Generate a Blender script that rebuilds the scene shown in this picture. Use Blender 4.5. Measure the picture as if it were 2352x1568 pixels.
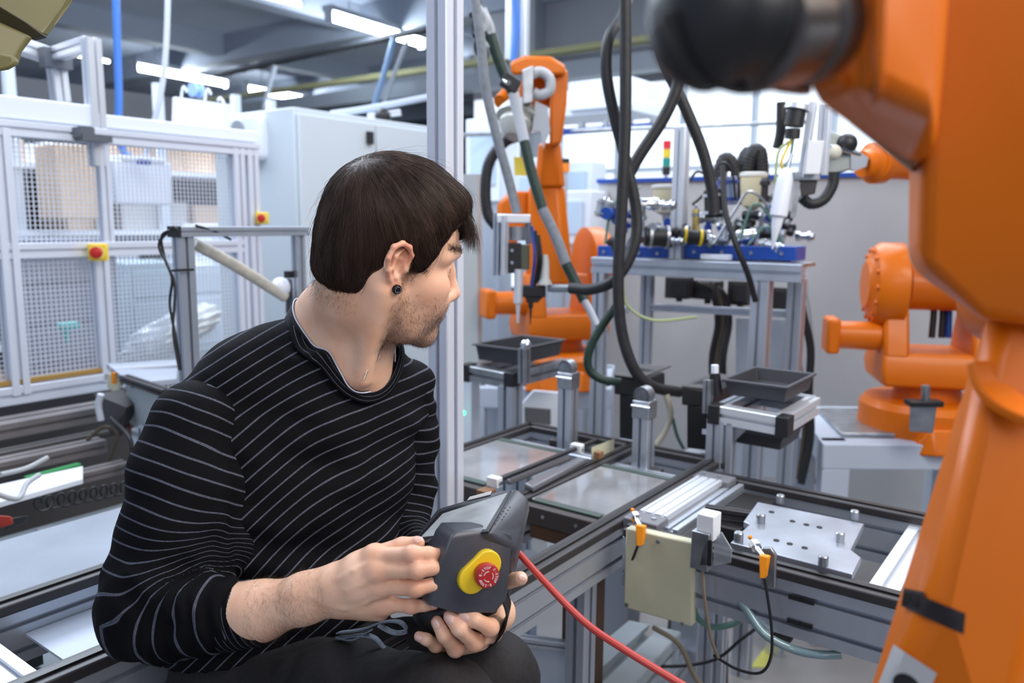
import bpy, bmesh, math, random
import numpy as np
from mathutils import Vector, Matrix

# ---------------------------------------------------------------- camera
for o in list(bpy.data.objects):
    bpy.data.objects.remove(o, do_unlink=True)
scene = bpy.context.scene
col = scene.collection
F = 1850.0; PITCH = math.radians(8.5); ROLL = math.radians(0.5); CZ = 1.5; YAW = math.radians(36.5)
A3 = np.array
fw = A3([0, math.cos(PITCH), -math.sin(PITCH)]); up_ = A3([0, math.sin(PITCH), math.cos(PITCH)]); rt_ = A3([1., 0, 0])
RX = math.cos(ROLL)*rt_ + math.sin(ROLL)*up_; UX = -math.sin(ROLL)*rt_ + math.cos(ROLL)*up_
CP = A3([0, 0, CZ])
cd = bpy.data.cameras.new('camera'); cam = bpy.data.objects.new('camera', cd); col.objects.link(cam)
cd.sensor_width = 36; cd.lens = F*36/2352
M4 = Matrix([[RX[i], UX[i], -fw[i], CP[i]] for i in range(3)] + [[0, 0, 0, 1]])
cam.matrix_world = M4
cd.clip_start = 0.02
cd.dof.use_dof = True; cd.dof.focus_distance = 1.08; cd.dof.aperture_fstop = 4.2
scene.camera = cam
# ---------------------------------------------------------------- light and exposure
scene.view_settings.view_transform = 'Standard'; scene.view_settings.look = 'None'
scene.view_settings.exposure = 0.0; scene.view_settings.gamma = 1; scene.view_settings.use_curve_mapping = False
w = bpy.data.worlds.new('world'); scene.world = w; w.use_nodes = True
w.node_tree.nodes['Background'].inputs[0].default_value = (.62, .74, 1, 1)
w.node_tree.nodes['Background'].inputs[1].default_value = .46
def area(loc, target, size, power, color=(1, 1, 1)):
    l = bpy.data.lights.new('added_area_light', 'AREA'); l.shape = 'RECTANGLE'; l.size, l.size_y = size  # area lights added to brighten the set, besides the modelled tubes
    l.energy = power; l.color = color
    o = bpy.data.objects.new('added_area_light', l); col.objects.link(o); o.location = loc
    o.rotation_euler = (Vector(target)-Vector(loc)).to_track_quat('-Z', 'Y').to_euler()
area((1.5, .5, 2.9), (-.1, 1.1, 1.1), (1.2, 1.6), 62, (1, .93, .86))
area((.2, -1.3, 2.6), (.6, .8, 1.4), (1.6, 1.2), 20, (1, .97, .93))  # added fill from the camera side, brightens the foreground arm
area((-1.2, 2.4, 3.6), (-.8, 2.4, 0), (1.6, 2.4), 76, (.8, .88, 1))
area((2.0, 3.6, 3.8), (1.6, 3.4, 0), (1.6, 2.4), 72, (.86, .92, 1))
area((-2.8, 5.0, 4.0), (-2.6, 5.2, 0), (2.5, 3), 270, (.78, .88, 1))
area((1.5, 6.0, 4.0), (1.2, 6.0, 0), (3, 2), 130, (.82, .9, 1))

# ---------------------------------------------------------------- authoring helpers
U = A3([math.sin(YAW), math.cos(YAW), 0]); V = A3([math.cos(YAW), -math.sin(YAW), 0]); Z = A3([0, 0, 1.])
def ray(px, py): return RX*(px-1176)/F - UX*(py-784)/F + fw
def P(px, py, d):
    r = ray(px, py); return CP + r*d/r[1]
def Gz(px, py, z):
    r = ray(px, py); return CP + r*(z-CZ)/r[2]
O = Gz(1430, 1195, .92)
def PV(px, py, v):
    r = ray(px, py); return CP + r*((v + (O-CP)@V)/(r@V))
def PU(px, py, u):
    r = ray(px, py); return CP + r*((u + (O-CP)@U)/(r@U))
def W(u, v, z=.92): return A3([O[0], O[1], 0]) + U*u + V*v + Z*z
def nrm(a):
    a = np.asarray(a, float); return a/(np.linalg.norm(a)+1e-12)

MATS = {}
def mat(name, c=(.5, .5, .5), r=.5, m=0., noise=0., nscale=30., bump=0., em=0., coat=0., trans=0., sss=0., alpha=1., stretch=(1, 1, 1), c2=None):
    if name in MATS: return MATS[name]
    a = bpy.data.materials.new(name); a.use_nodes = True; nt = a.node_tree; b = nt.nodes['Principled BSDF']
    b.inputs['Base Color'].default_value = (*c, 1); b.inputs['Roughness'].default_value = r; b.inputs['Metallic'].default_value = m
    if coat: b.inputs['Coat Weight'].default_value = coat; b.inputs['Coat Roughness'].default_value = .12
    if trans: b.inputs['Transmission Weight'].default_value = trans
    if sss: b.inputs['Subsurface Weight'].default_value = sss; b.inputs['Subsurface Radius'].default_value = (.02, .008, .004); b.inputs['Subsurface Scale'].default_value = .5
    if em: b.inputs['Emission Color'].default_value = (*c, 1); b.inputs['Emission Strength'].default_value = em
    if alpha < 1: b.inputs['Alpha'].default_value = alpha
    if noise or bump:
        tc = nt.nodes.new('ShaderNodeTexCoord'); mp = nt.nodes.new('ShaderNodeMapping'); mp.inputs['Scale'].default_value = stretch
        n = nt.nodes.new('ShaderNodeTexNoise'); n.inputs['Scale'].default_value = nscale; n.inputs['Detail'].default_value = 6
        nt.links.new(tc.outputs['Object'], mp.inputs[0]); nt.links.new(mp.outputs[0], n.inputs['Vector'])
        if noise:
            rp = nt.nodes.new('ShaderNodeValToRGB'); rp.color_ramp.elements[0].position = .3; rp.color_ramp.elements[1].position = .7
            lo = c2 if c2 else tuple(max(0, x*(1-noise)) for x in c); hi = tuple(min(1, x*(1+noise*.6)) for x in c)
            rp.color_ramp.elements[0].color = (*lo, 1); rp.color_ramp.elements[1].color = (*hi, 1)
            nt.links.new(n.outputs['Fac'], rp.inputs[0]); nt.links.new(rp.outputs[0], b.inputs['Base Color'])
        if bump:
            bp = nt.nodes.new('ShaderNodeBump'); bp.inputs['Strength'].default_value = bump; bp.inputs['Distance'].default_value = .002
            nt.links.new(n.outputs['Fac'], bp.inputs['Height']); nt.links.new(bp.outputs[0], b.inputs['Normal'])
    MATS[name] = a; return a
ALU = mat('anodised_aluminium', (.56, .60, .67), .38, .75, .12, 8, stretch=(1, 1, .2))
ALUB = mat('bright_aluminium', (.80, .83, .88), .35, .6)
ALUW = mat('pale_anodised_aluminium', (.74, .78, .87), .35, .25)
STEEL = mat('brushed_steel', (.42, .44, .47), .35, .85, .3, 20)
CHROME = mat('chrome', (.75, .77, .8), .12, 1)
DCAP = mat('dark_rail_plastic', (.035, .031, .034), .42, 0, .2, 15)
BLK = mat('black_plastic', (.012, .012, .014), .45)
RUB = mat('black_rubber_hose', (.016, .016, .018), .55, 0, .3, 60, .3)
ORG = mat('orange_robot_paint', (.69, .15, .001), .42, 0, .06, 3, coat=.12)
ORGD = mat('orange_cast_paint', (.62, .13, .001), .45, 0, .08, 5, .0, coat=.1)
ORGB = mat('orange_gloss_paint', (.80, .19, .002), .3, 0, .06, 3, coat=.3)
WHT = mat('white_paint', (.78, .82, .90), .45)
GRYP = mat('grey_stand_paint', (.50, .56, .66), .5)
CREAM = mat('cream_enamel', (.62, .60, .42), .45, 0, .12, 9)
WALLM = mat('partition_paint', (.42, .42, .42), .7, 0, .12, 2)
BLUE = mat('blue_paint', (.01, .06, .33), .4)
DGRN = mat('dark_green_sleeve', (.012, .035, .025), .5, 0, .3, 80, .3)
GSLV = mat('grey_sleeve', (.22, .24, .27), .6, 0, .2, 60, .2)
GLASS = mat('worn_acrylic', (.36, .36, .37), .10, .35, .35, 6)
YEL = mat('yellow_plastic', (.85, .60, .02), .4)
RED = mat('red_plastic', (.55, .02, .015), .35)
TAN = mat('cardboard', (.62, .46, .34), .8, 0, .1, 4)
CABI = mat('cabinet_paint', (.56, .62, .66), .5)
BRN = mat('brown_board', (.10, .05, .025), .6, 0, .3, 12)
OTAG = mat('orange_plastic', (.9, .30, .005), .4)
TEAL = mat('teal_plastic', (.10, .55, .50), .5)
CLEAR = mat('clear_hose', (.55, .68, .70), .15, 0, alpha=.55)

for _m in (ORG, ORGD): _m.node_tree.nodes['Principled BSDF'].inputs['Specular IOR Level'].default_value = .3
class Geo:
    def __init__(s, v=None, f=None): s.v = list(v or []); s.f = list(f or [])
    def __add__(s, o):
        n = len(s.v); return Geo(s.v + o.v, s.f + [tuple(i+n for i in q) for q in o.f])
def mesh_obj(name, g, m, parent=None, loc=None, smooth=35, bevel=0, seg=2):
    me = bpy.data.meshes.new(name)
    L = A3(loc if loc is not None else (0, 0, 0))
    vs = np.asarray(g.v, float).reshape(-1, 3) - L
    me.from_pydata(vs.tolist(), [], [tuple(map(int, q)) for q in g.f]); me.update()
    if smooth:
        me.polygons.foreach_set('use_smooth', [True]*len(me.polygons)); me.set_sharp_from_angle(angle=math.radians(smooth))
    o = bpy.data.objects.new(name, me); me.materials.append(m); col.objects.link(o)
    if parent is not None: o.parent = parent
    if bevel:
        b = o.modifiers.new('b', 'BEVEL'); b.width = bevel; b.segments = seg; b.limit_method = 'ANGLE'; b.angle_limit = math.radians(40)
    return o
class Thing:
    def __init__(s, name, label, cat, loc, group=None):
        s.loc = A3(loc, dtype=float); o = s.o = bpy.data.objects.new(name, None); col.objects.link(o); o.location = s.loc; o.empty_display_size = .05
        o['label'] = label; o['category'] = cat
        if group: o['group'] = group
    def add(s, name, g, m, parent=None, label=None, stuff=False, **k):
        o = mesh_obj(name, g, m, parent or s.o, s.loc, **k)
        if label: o['label'] = label
        if stuff: o['kind'] = 'stuff'
        return o
def single(name, g, m, label, cat, group=None, loc=None, **k):
    if loc is None: loc = np.mean(np.asarray(g.v), axis=0); loc[2] = np.asarray(g.v)[:, 2].min()
    o = mesh_obj(name, g, m, None, loc, **k); o.location = loc; o['label'] = label; o['category'] = cat
    if group: o['group'] = group
    return o
def struct(name, g, m, parent=None, **k):
    o = mesh_obj(name, g, m, parent, **k)
    if parent is None: o['kind'] = 'structure'
    return o
# ---- shapes
def hexa(p):   # eight corners: bottom ring 0-3, top ring 4-7
    return Geo([A3(x, dtype=float) for x in p], [(3, 2, 1, 0), (4, 5, 6, 7), (0, 1, 5, 4), (1, 2, 6, 5), (2, 3, 7, 6), (3, 0, 4, 7)])
def obox(c, X, Y, Zv): # centre and three full-extent vectors
    c, X, Y, Zv = map(lambda q: A3(q, dtype=float)/1., (c, X, Y, Zv)); X = X/2; Y = Y/2; Zv = Zv/2
    return hexa([c-X-Y-Zv, c+X-Y-Zv, c+X+Y-Zv, c-X+Y-Zv, c-X-Y+Zv, c+X-Y+Zv, c+X+Y+Zv, c-X+Y+Zv])
def mbox(u0, u1, v0, v1, z0, z1): # box in the machine axes
    return hexa([W(u0, v0, z0), W(u1, v0, z0), W(u1, v1, z0), W(u0, v1, z0), W(u0, v0, z1), W(u1, v0, z1), W(u1, v1, z1), W(u0, v1, z1)])
def slab(poly, n, t): # polygon (3-D points) pushed back along n by t
    a = [A3(p, dtype=float) for p in poly]; n = nrm(n)*t; k = len(a)
    return Geo(a + [p+n for p in a], [tuple(range(k)), tuple(range(2*k-1, k-1, -1))] + [((i+1) % k, i, k+i, k+(i+1) % k) for i in range(k)])
def frame_of(d, hint=None):
    d = nrm(d); h = A3(hint if hint is not None else (0, 0, 1.), dtype=float)
    if abs(d@nrm(h)) > .97: h = A3([1., 0, 0]) if abs(d[0]) < .8 else A3([0, 1., 0])
    x = nrm(np.cross(h, d)); y = np.cross(d, x); return x, y
def sweep(sec, pts, x=None, y=None, cap=True, scale=None):
    pts = [A3(p, dtype=float) for p in pts]; n = len(sec); v = []; f = []
    pr = None
    for i, p in enumerate(pts):
        d = pts[min(i+1, len(pts)-1)] - pts[max(i-1, 0)]
        if x is not None: xx, yy = x, y
        else:
            if pr is None: xx, yy = frame_of(d)
            else:
                dd = nrm(d); xx = nrm(pr - dd*(pr@dd)); yy = np.cross(dd, xx)
            pr = xx
        s = scale[i] if scale is not None else 1
        for a, b in sec: v.append(p + xx*a*s + yy*b*s)
    for i in range(len(pts)-1):
        for j in range(n):
            k = (j+1) % n; f.append((i*n+j, i*n+k, (i+1)*n+k, (i+1)*n+j))
    if cap: f.append(tuple(range(n-1, -1, -1))); f.append(tuple((len(pts)-1)*n+j for j in range(n)))
    return Geo(v, f)
def circ(r, n=12): return [(r*math.cos(2*math.pi*i/n), r*math.sin(2*math.pi*i/n)) for i in range(n)]
def smoothpts(pts, k=6):
    pts = [A3(p, dtype=float) for p in pts]
    if len(pts) < 3: return pts
    q = [2*pts[0]-pts[1]] + pts + [2*pts[-1]-pts[-2]]; out = []
    for i in range(1, len(q)-2):
        for j in range(k):
            t = j/k; a, b, c, d = q[i-1:i+3]
            out.append(.5*((2*b)+(-a+c)*t+(2*a-5*b+4*c-d)*t*t+(-a+3*b-3*c+d)*t**3))
    return out + [pts[-1]]
def tube(pts, r, n=12, k=6, ridges=0, rr=.08):
    p = smoothpts(pts, k); sc = None
    if ridges:
        L = [0]
        for a, b in zip(p, p[1:]): L.append(L[-1]+np.linalg.norm(b-a))
        m = int(L[-1]/ridges*2)+2; q = []; s = np.linspace(0, L[-1], m); P_ = np.array(p)
        q = np.stack([np.interp(s, L, P_[:, i]) for i in range(3)], 1); p = list(q); sc = [1+rr*(i % 2) for i in range(m)]
    return sweep(circ(r, n), p, scale=sc)
def cyl(a, b, r, r2=None, n=20):
    a = A3(a, dtype=float); b = A3(b, dtype=float); r2 = r if r2 is None else r2
    return sweep(circ(1, n), [a, b], *frame_of(b-a), scale=[r, r2])
def lathe(c, ax, prof, n=24, hint=None): # prof: (distance along axis, radius)
    c = A3(c, dtype=float); ax = nrm(ax); x, y = frame_of(ax, hint)
    v = []; f = []
    for h, r in prof:
        for i in range(n):
            t = 2*math.pi*i/n; v.append(c+ax*h+(x*math.cos(t)+y*math.sin(t))*max(r, 1e-4))
    for i in range(len(prof)-1):
        for j in range(n):
            k = (j+1) % n; f.append((i*n+j, i*n+k, (i+1)*n+k, (i+1)*n+j))
    f.append(tuple(range(n-1, -1, -1))); f.append(tuple((len(prof)-1)*n+j for j in range(n)))
    return Geo(v, f)
def tslot(w, h, nx=1, ny=1): # T-slot aluminium section
    def side(L, n):
        out = []; p = L/n; g = p*.10; g2 = p*.22; dp = p*.08; dp2 = p*.2
        for i in range(n):
            c = -L/2+p*(i+.5)
            out += [(c-g, 0), (c-g, dp), (c-g2, dp), (c-g2*.7, dp2), (c+g2*.7, dp2), (c+g2, dp), (c+g, dp), (c+g, 0)]
        return out
    c = min(w, h)*.04; P_ = []
    P_ += [(-w/2+c, -h/2)] + [(a, -h/2+b) for a, b in side(w, nx)] + [(w/2-c, -h/2), (w/2, -h/2+c)]
    P_ += [(w/2-b, a) for a, b in side(h, ny)] + [(w/2, h/2-c), (w/2-c, h/2)]
    P_ += [(-a, h/2-b) for a, b in side(w, nx)] + [(-w/2+c, h/2), (-w/2, h/2-c)]
    P_ += [(-w/2+b, -a) for a, b in side(h, ny)] + [(-w/2, -h/2+c)]
    return P_
def extr(a, b, w, h=None, hint=None, nx=1, ny=1): # width w across (hint x dir), height h along hint
    h = h or w; a = A3(a, dtype=float); b = A3(b, dtype=float)
    x, y = frame_of(b-a, hint); return sweep(tslot(w, h, nx, ny), [a, b], x, y)
def hull(pts):
    bm = bmesh.new()
    for p in pts: bm.verts.new(tuple(p))
    bmesh.ops.convex_hull(bm, input=bm.verts)
    bmesh.ops.dissolve_limit(bm, angle_limit=.06, verts=bm.verts, edges=bm.edges)
    for q in [q for q in bm.verts if not q.link_faces]: bm.verts.remove(q)
    bm.verts.index_update()
    g = Geo([A3(q.co) for q in bm.verts], [tuple(x.index for x in f.verts) for f in bm.faces]); bm.free(); return g
def ball(c, r, n=14, m=9, s=(1, 1, 1)):
    c = A3(c, dtype=float); v = [c+A3([0, 0, r*s[2]])]; f = []
    for i in range(1, m):
        t = math.pi*i/m
        for j in range(n):
            q = 2*math.pi*j/n; v.append(c+r*A3([s[0]*math.sin(t)*math.cos(q), s[1]*math.sin(t)*math.sin(q), s[2]*math.cos(t)]))
    v.append(c-A3([0, 0, r*s[2]]))
    for j in range(n):
        k = (j+1) % n; f.append((0, 1+j, 1+k)); f.append((len(v)-1, 1+(m-2)*n+k, 1+(m-2)*n+j))
        for i in range(m-2): f.append((1+i*n+j, 1+(i+1)*n+j, 1+(i+1)*n+k, 1+i*n+k))
    return Geo(v, f)
def text_geo(s, size, c, X, Y, ext=.0004):
    cu = bpy.data.curves.new('t', 'FONT'); cu.body = s; cu.size = size; cu.extrude = ext; cu.align_x = 'CENTER'; cu.align_y = 'CENTER'; cu.resolution_u = 3
    to = bpy.data.objects.new('t', cu); col.objects.link(to); dg = bpy.context.evaluated_depsgraph_get()
    me = to.evaluated_get(dg).to_mesh(); X = nrm(X); Y = nrm(Y); N = np.cross(X, Y)
    g = Geo([A3(c)+X*q.co.x+Y*q.co.y+N*q.co.z for q in me.vertices], [tuple(p.vertices) for p in me.polygons])
    to.to_mesh_clear(); bpy.data.objects.remove(to); bpy.data.curves.remove(cu); return g
random.seed(7); np.random.seed(7)
DEBUG = False
def pj(p):
    q = A3(p)-CP; return 1176+F*(q@RX)/(q@fw), 784-F*(q@UX)/(q@fw)
# ================================================================ the hall
def worldbox(x0, x1, y0, y1, z0, z1): return hexa([(x0, y0, z0), (x1, y0, z0), (x1, y1, z0), (x0, y1, z0), (x0, y0, z1), (x1, y0, z1), (x1, y1, z1), (x0, y1, z1)])
FLOORM = mat('grey_floor_coating', (.23, .22, .215), .35, 0, .25, 3)
struct('floor', mbox(-3.5, 24, -21, 11.7, -.05, 0), FLOORM, smooth=0)
CEIL = mat('ceiling_sheet', (.66, .72, .82), .7, 0, .15, .6)
ceil = struct('ceiling', mbox(3.0, 26, -22, 12, 4.7, 4.85), CEIL, smooth=0)
BEAM = mat('ceiling_beam', (.34, .38, .45), .7)
for k, vv in enumerate((-12.5, -9, -5.6, -2.0, 1.6)):
    struct('ceiling_beam', mbox(3.2, 26, vv, vv+.30, 4.35, 4.7), BEAM, ceil, smooth=0)
for uu in (7.5, 11.0, 15.5): struct('ceiling_beam', mbox(uu, uu+.35, -22, 12, 4.25, 4.7), BEAM, ceil, smooth=0)
WB = mat('hall_wall', (.50, .53, .58), .8, 0, .1, .5)
wb = struct('wall_back', mbox(24.0, 24.3, -22, 12, 0, 4.7), WB, smooth=0)
for z_ in (1.4, 2.6, 3.6): struct('wall_rail', mbox(23.9, 24.0, -22, 12, z_, z_+.08), mat('wall_seam', (.3, .32, .36), .7), wb, smooth=0)
struct('wall_left', mbox(-1, 24, -21.3, -21.0, 0, 4.7), mat('dark_backdrop_wall', (.10, .11, .13), .8), smooth=0)  # dark-coloured backdrop, added to darken what shows behind the fence
struct('wall_right', mbox(3, 24, 11.7, 12, 0, 4.7), WB, smooth=0)
# upper wall and beams beyond the welding cell
UW = mat('grey_wall_panel', (.36, .37, .40), .75)
ub = struct('wall_cell', mbox(7.6, 7.75, -6.6, 6.0, 3.15, 4.7), UW, smooth=0)
struct('wall_column', mbox(7.35, 7.6, -5.62, -5.40, 0, 4.7), UW, ub, smooth=0)
yb = Thing('crane_rail', 'dull yellow steel rail high on the grey wall above the robots', 'rail', W(7.2, .5, 3.5))
yb.add('beam', mbox(7.2, 7.34, -13, 6, 3.53, 3.60), mat('yellow_rail_paint', (.42, .40, .20), .6)); yb.add('lower_beam', mbox(7.1, 7.34, -13, 6, 3.20, 3.40), mat('grey_rail_paint', (.28, .31, .34), .6))
# bright white hall strip seen over the partition
WIN = mat('bright_translucent_panel', (.86, .93, 1.), .6, em=.98)
wn = struct('window_1', mbox(7.62, 7.7, -6.6, 6, .6, 3.15), WIN, smooth=0)
for vv in np.arange(-6.0, 6, .85): struct('window_mullion', mbox(7.52, 7.62, vv, vv+.05, .6, 3.15), mat('pale_mullion', (.6, .66, .74), .5), wn, smooth=0)
struct('window_rail', mbox(7.5, 7.62, -6.6, 6, 2.1, 2.15), mat('pale_mullion'), wn, smooth=0)
# partition behind the robots
pt = Thing('partition_wall', 'beige sheet partition with a blue top edge behind the right robot', 'partition', W(2.75, .6, 0))
for i, (a, b) in enumerate([(-1.70, 2.75)]):
    pt.add('panel', mbox(2.75, 2.79, a, b, 0, 1.72), WALLM, bevel=.003)
pt.add('top_edge', mbox(2.73, 2.81, -1.70, 2.75, 1.72, 1.742), BLUE, label='blue capping strip')
# ---- fluorescent tubes
TUBE = mat('lit_tube', (.80, .90, 1.), .4, em=70)
FIX = mat('lamp_tray', (.5, .54, .6), .5)
def lamp(a, b, label, z=4.15):
    p, q = Gz(*a, z), Gz(*b, z); t = Thing('fluorescent_lamp', label, 'ceiling lamp', (p+q)/2, 'fluorescent tubes under the ceiling')
    t.o['group'] = 'fluorescent tubes under the ceiling'
    r = np.linalg.norm(p-q)*.024; t.add('tube', cyl(p, q, r, n=12), TUBE); x = nrm(q-p)
    t.add('lamp_tray', obox((p+q)/2+Z*r*2.2, (q-p)*1.03, np.cross(Z, x)*r*4, Z*r*1.6), FIX)
    for e in (p, q): t.add('tube_holder', obox(e, x*r, np.cross(Z, x)*r*2.5, Z*r*3), FIX)
    for e in (p*.8+q*.2, p*.2+q*.8): t.add('hanger', cyl(e+Z*r*3, A3([e[0], e[1], 4.7]), r*.2, n=6), FIX)
lamp((165, 125), (250, 142), 'short lit tube seen beside the upright post at far left')
lamp((310, 155), (520, 194), 'lit tube above the white hanging board')
lamp((565, 205), (733, 236), 'lit tube above the grey cabinets')
lamp((560, -20), (690, 12), 'lit tube cut by the top edge of the picture')
lamp((755, 38), (970, 102), 'long lit tube left of the aluminium pillar')
lamp((1085, 138), (1165, 165), 'lit tube glimpsed right of the aluminium pillar')
# dark cable ladder crossing under the ceiling
cl = Thing('cable_ladder', 'dark perforated cable tray crossing under the ceiling', 'cable tray', Gz(700, 130, 4.0))
a, b = Gz(500, 172, 4.0), Gz(1010, 60, 4.0); cl.add('tray', extr(a, b, .16, .05, Z), mat('dark_tray', (.10, .11, .13), .6))
for k in range(14): e = a+(b-a)*k/13; cl.add('rung', cyl(e-Z*.06, e+Z*.02, .02, n=6), mat('dark_tray'))
# hanging tubes upper left
def line(name, pts, r, m, label, cat='hose', **k): return single(name, tube([P(*q) for q in pts], r, **k), m, label, cat)
line('air_hose', [(266, -20, 3.6), (270, 120, 3.6), (273, 220, 3.6), (273, 275, 3.6), (283, 345, 3.6), (300, 362, 3.6)], .016, mat('blue_air_hose', (.06, .20, .60), .4), 'blue air hose hanging at the upper left')
line('cable_white', [(386, -20, 3.6), (382, 100, 3.6), (372, 200, 3.6), (352, 290, 3.6), (335, 360, 3.6)], .012, mat('white_cable', (.62, .66, .74), .5), 'white cable hanging right of the blue air hose', 'cable').name = 'hanging_cable'
line('hanging_cable', [(905, 88, 11.4), (885, 160, 11.4), (862, 235, 11.4), (848, 275, 11.4)], .040, mat('pale_blue_cable', (.35, .52, .80), .5), 'pale blue cable hanging above the grey cabinets', 'cable')
line('hanging_cable', [(938, 92, 11.4), (905, 170, 11.4), (878, 250, 11.4), (870, 280, 11.4)], .032, mat('white_cable'), 'white cable above the grey cabinets beside the pale blue one', 'cable')
line('hanging_cable', [(632, 150, 12.6), (628, 165, 12.6), (618, 200, 12.6), (606, 250, 12.6)], .036, mat('white_cable'), 'thin white cable hanging behind the lit tube left of the cabinets', 'cable')
line('air_hose', [(1183, -20, 4.6), (1186, 60, 4.6), (1180, 140, 4.6)], .022, mat('blue_air_hose'), 'blue air hose above the rear robot')
for a in (1172, 1207): single('hanger_tube', extr(P(a, -30, 4.7), P(a-2, 135, 4.7), .036, hint=U), ALUB, 'thin bright aluminium drop tube %s of the blue hose above the rear robot' % ('left' if a < 1180 else 'right'), 'pipe')
# ---- grey control cabinets
cv0 = PV(680, 500, -1.0); c0 = P(682, 500, 3.75); cu, cvv = (c0-O)@U, (c0-O)@V
cab = Thing('control_cabinet', 'tall light grey double-door control cabinet behind the man', 'cabinet', W(cu+.5, cvv-.2, 0))
zt = P(682, 245, 3.75)[2]
ce = (PV(1012, 500, cvv)-O)@U
cab.add('body', mbox(cu, ce, cvv-.62, cvv, .0, zt), CABI, bevel=.006)
ud = (PV(860, 500, cvv)-O)@U
for k in range(2):
    da, db = ((cu+.01, ud-.004), (ud+.004, ce-.01))[k]
    dr = cab.add('door', mbox(da, db, cvv, cvv+.022, .06, zt-.03), CABI, bevel=.004)
    cab.add('latch', obox(W((ud-.05, ce-.06)[k], cvv+.03, 1.90), U*.035, V*.02, Z*.06), BLK, parent=dr); cab.add('hinge', obox(W(da+.04, cvv+.03, .5), U*.03, V*.02, Z*.08), BLK, parent=dr)
acs = Thing('cooling_unit', 'white cooling unit standing on the left end of the grey cabinet', 'air conditioner', P(600, 330, 4.0))
p = P(590, 330, 4.0); acs.add('housing', obox(p+Z*.02, U*.20, V*.30, Z*.22), WHT, bevel=.03, seg=4); acs.add('grille', cyl(p+Z*.05-U*.11, p+Z*.05-U*.10, .05, n=16), mat('grille_grey', (.3, .32, .35), .5))
# pipe run above the cabinets
single('conduit', tube([P(760, 262, 4.4), P(840, 250, 4.5), P(990, 222, 4.7)], .018, 10), GRYP, 'grey conduit running above the cabinets to the pillar', 'pipe')
sp = Thing('camera_bracket', 'small black and white fitting on top of the grey cabinets', 'fitting', P(875, 275, 4.3)); sp.add('body', ball(P(880, 268, 4.3), .045, 12, 8), BLK); sp.add('arm', extr(P(845, 268, 4.3), P(920, 258, 4.3), .03, hint=Z), WHT); sp.add('foot', obox(P(845, 292, 4.3), U*.03, V*.03, Z*.06), BLK)
# ---- safety fence, left
FV = -2.12
def FP(x, y, o=0): return PV(x, y, FV+o)
fe = Thing('safety_fence', 'aluminium framed mesh fence on the machine at far left', 'fence', FP(0, 911))
fu0 = (FP(-120, 600)-O)@U; fuu = lambda x: (FP(x, 600)-O)@U; zb, zm, ztp = FP(0, 911)[2], FP(0, 577)[2], FP(0, 293)[2]; fu1 = fuu(575)
for z_, x1 in ((zm, 560), (ztp, 600)): fe.add('rail', extr(W(fu0, FV, z_), W(fuu(x1), FV, z_), .045, .05, hint=Z), ALUW)
fe.add('rail', extr(W(fu0, FV, zb), W(fuu(240), FV, zb), .05, .06, hint=Z), ALUW)
for x0, z0, z1, w_ in ((18, zb, ztp, .055), (228, zb, zm, .05), (250, zm, ztp, .036), (552, .4, ztp, .05), (583, .4, ztp, .05)):
    u_ = fuu(x0); fe.add('post', extr(W(u_, FV, z0), W(u_, FV, z1), w_, hint=V), ALUW)
fe.add('strip', mbox(fu0, fuu(235), FV+.0, FV+.02, zb+.035, zb+.05), mat('brown_yellow_strip', (.38, .22, .05), .6), label='brown and yellow strip')
def mesh_panel(xa, xb, za, zb_, pitch=.0125):
    ua, ub_ = fuu(xa), fuu(xb); g = Geo()
    for u_ in np.arange(ua, ub_, pitch): g = g+Geo(*[sweep([(-.0017, -.0012), (.0017, -.0012), (.0017, .0012), (-.0017, .0012)], [W(u_, FV-.01, za), W(u_, FV-.01, zb_)], U, V, cap=False).__dict__[k] for k in 'vf'])
    for z_ in np.arange(za, zb_, pitch): g = g+Geo(*[sweep([(-.0017, -.0012), (.0017, -.0012), (.0017, .0012), (-.0017, .0012)], [W(ua, FV-.012, z_), W(ub_, FV-.012, z_)], V, Z, cap=False).__dict__[k] for k in 'vf'])
    return g
WIRE = mat('galvanised_wire', (.70, .75, .84), .4, .2)
for xa, xb, za, zb_ in ((-110, 5, zb, ztp), (32, 238, zm, ztp), (32, 218, zb, zm), (260, 540, zm, ztp), (250, 540, zm-.55, zm)):
    fe.add('wire_mesh', mesh_panel(xa, xb, za+.02, zb_-.02, .0155), WIRE, stuff=True, smooth=0)
# emergency stops on yellow boxes
def estop(p, n, s, label):
    t = Thing('emergency_stop_box', label, 'emergency stop', p); n = nrm(n); x, y = frame_of(n)
    t.add('box', obox(p, x*s, y*s, n*s*.7), YEL, bevel=s*.08); b = t.add('button', lathe(p+n*s*.35, n, [(0, s*.18), (s*.2, s*.2), (s*.22, s*.34), (s*.42, s*.34), (s*.48, s*.2), (s*.48, .0001)], 20), RED)
    t.add('front_plate', lathe(p+n*s*.352, n, [(0, s*.42), (s*.03, s*.42), (s*.03, .0001)], 24), mat('yellow_pale', (.9, .8, .2), .5))
estop(FP(226, 579, .06), V*.8-U*.6, .058, 'yellow box with red stop button on the fence rail at left')
estop(FP(603, 501, .045), V*.7-U*.7, .048, 'small yellow and red stop button near the grey cabinet')
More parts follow.
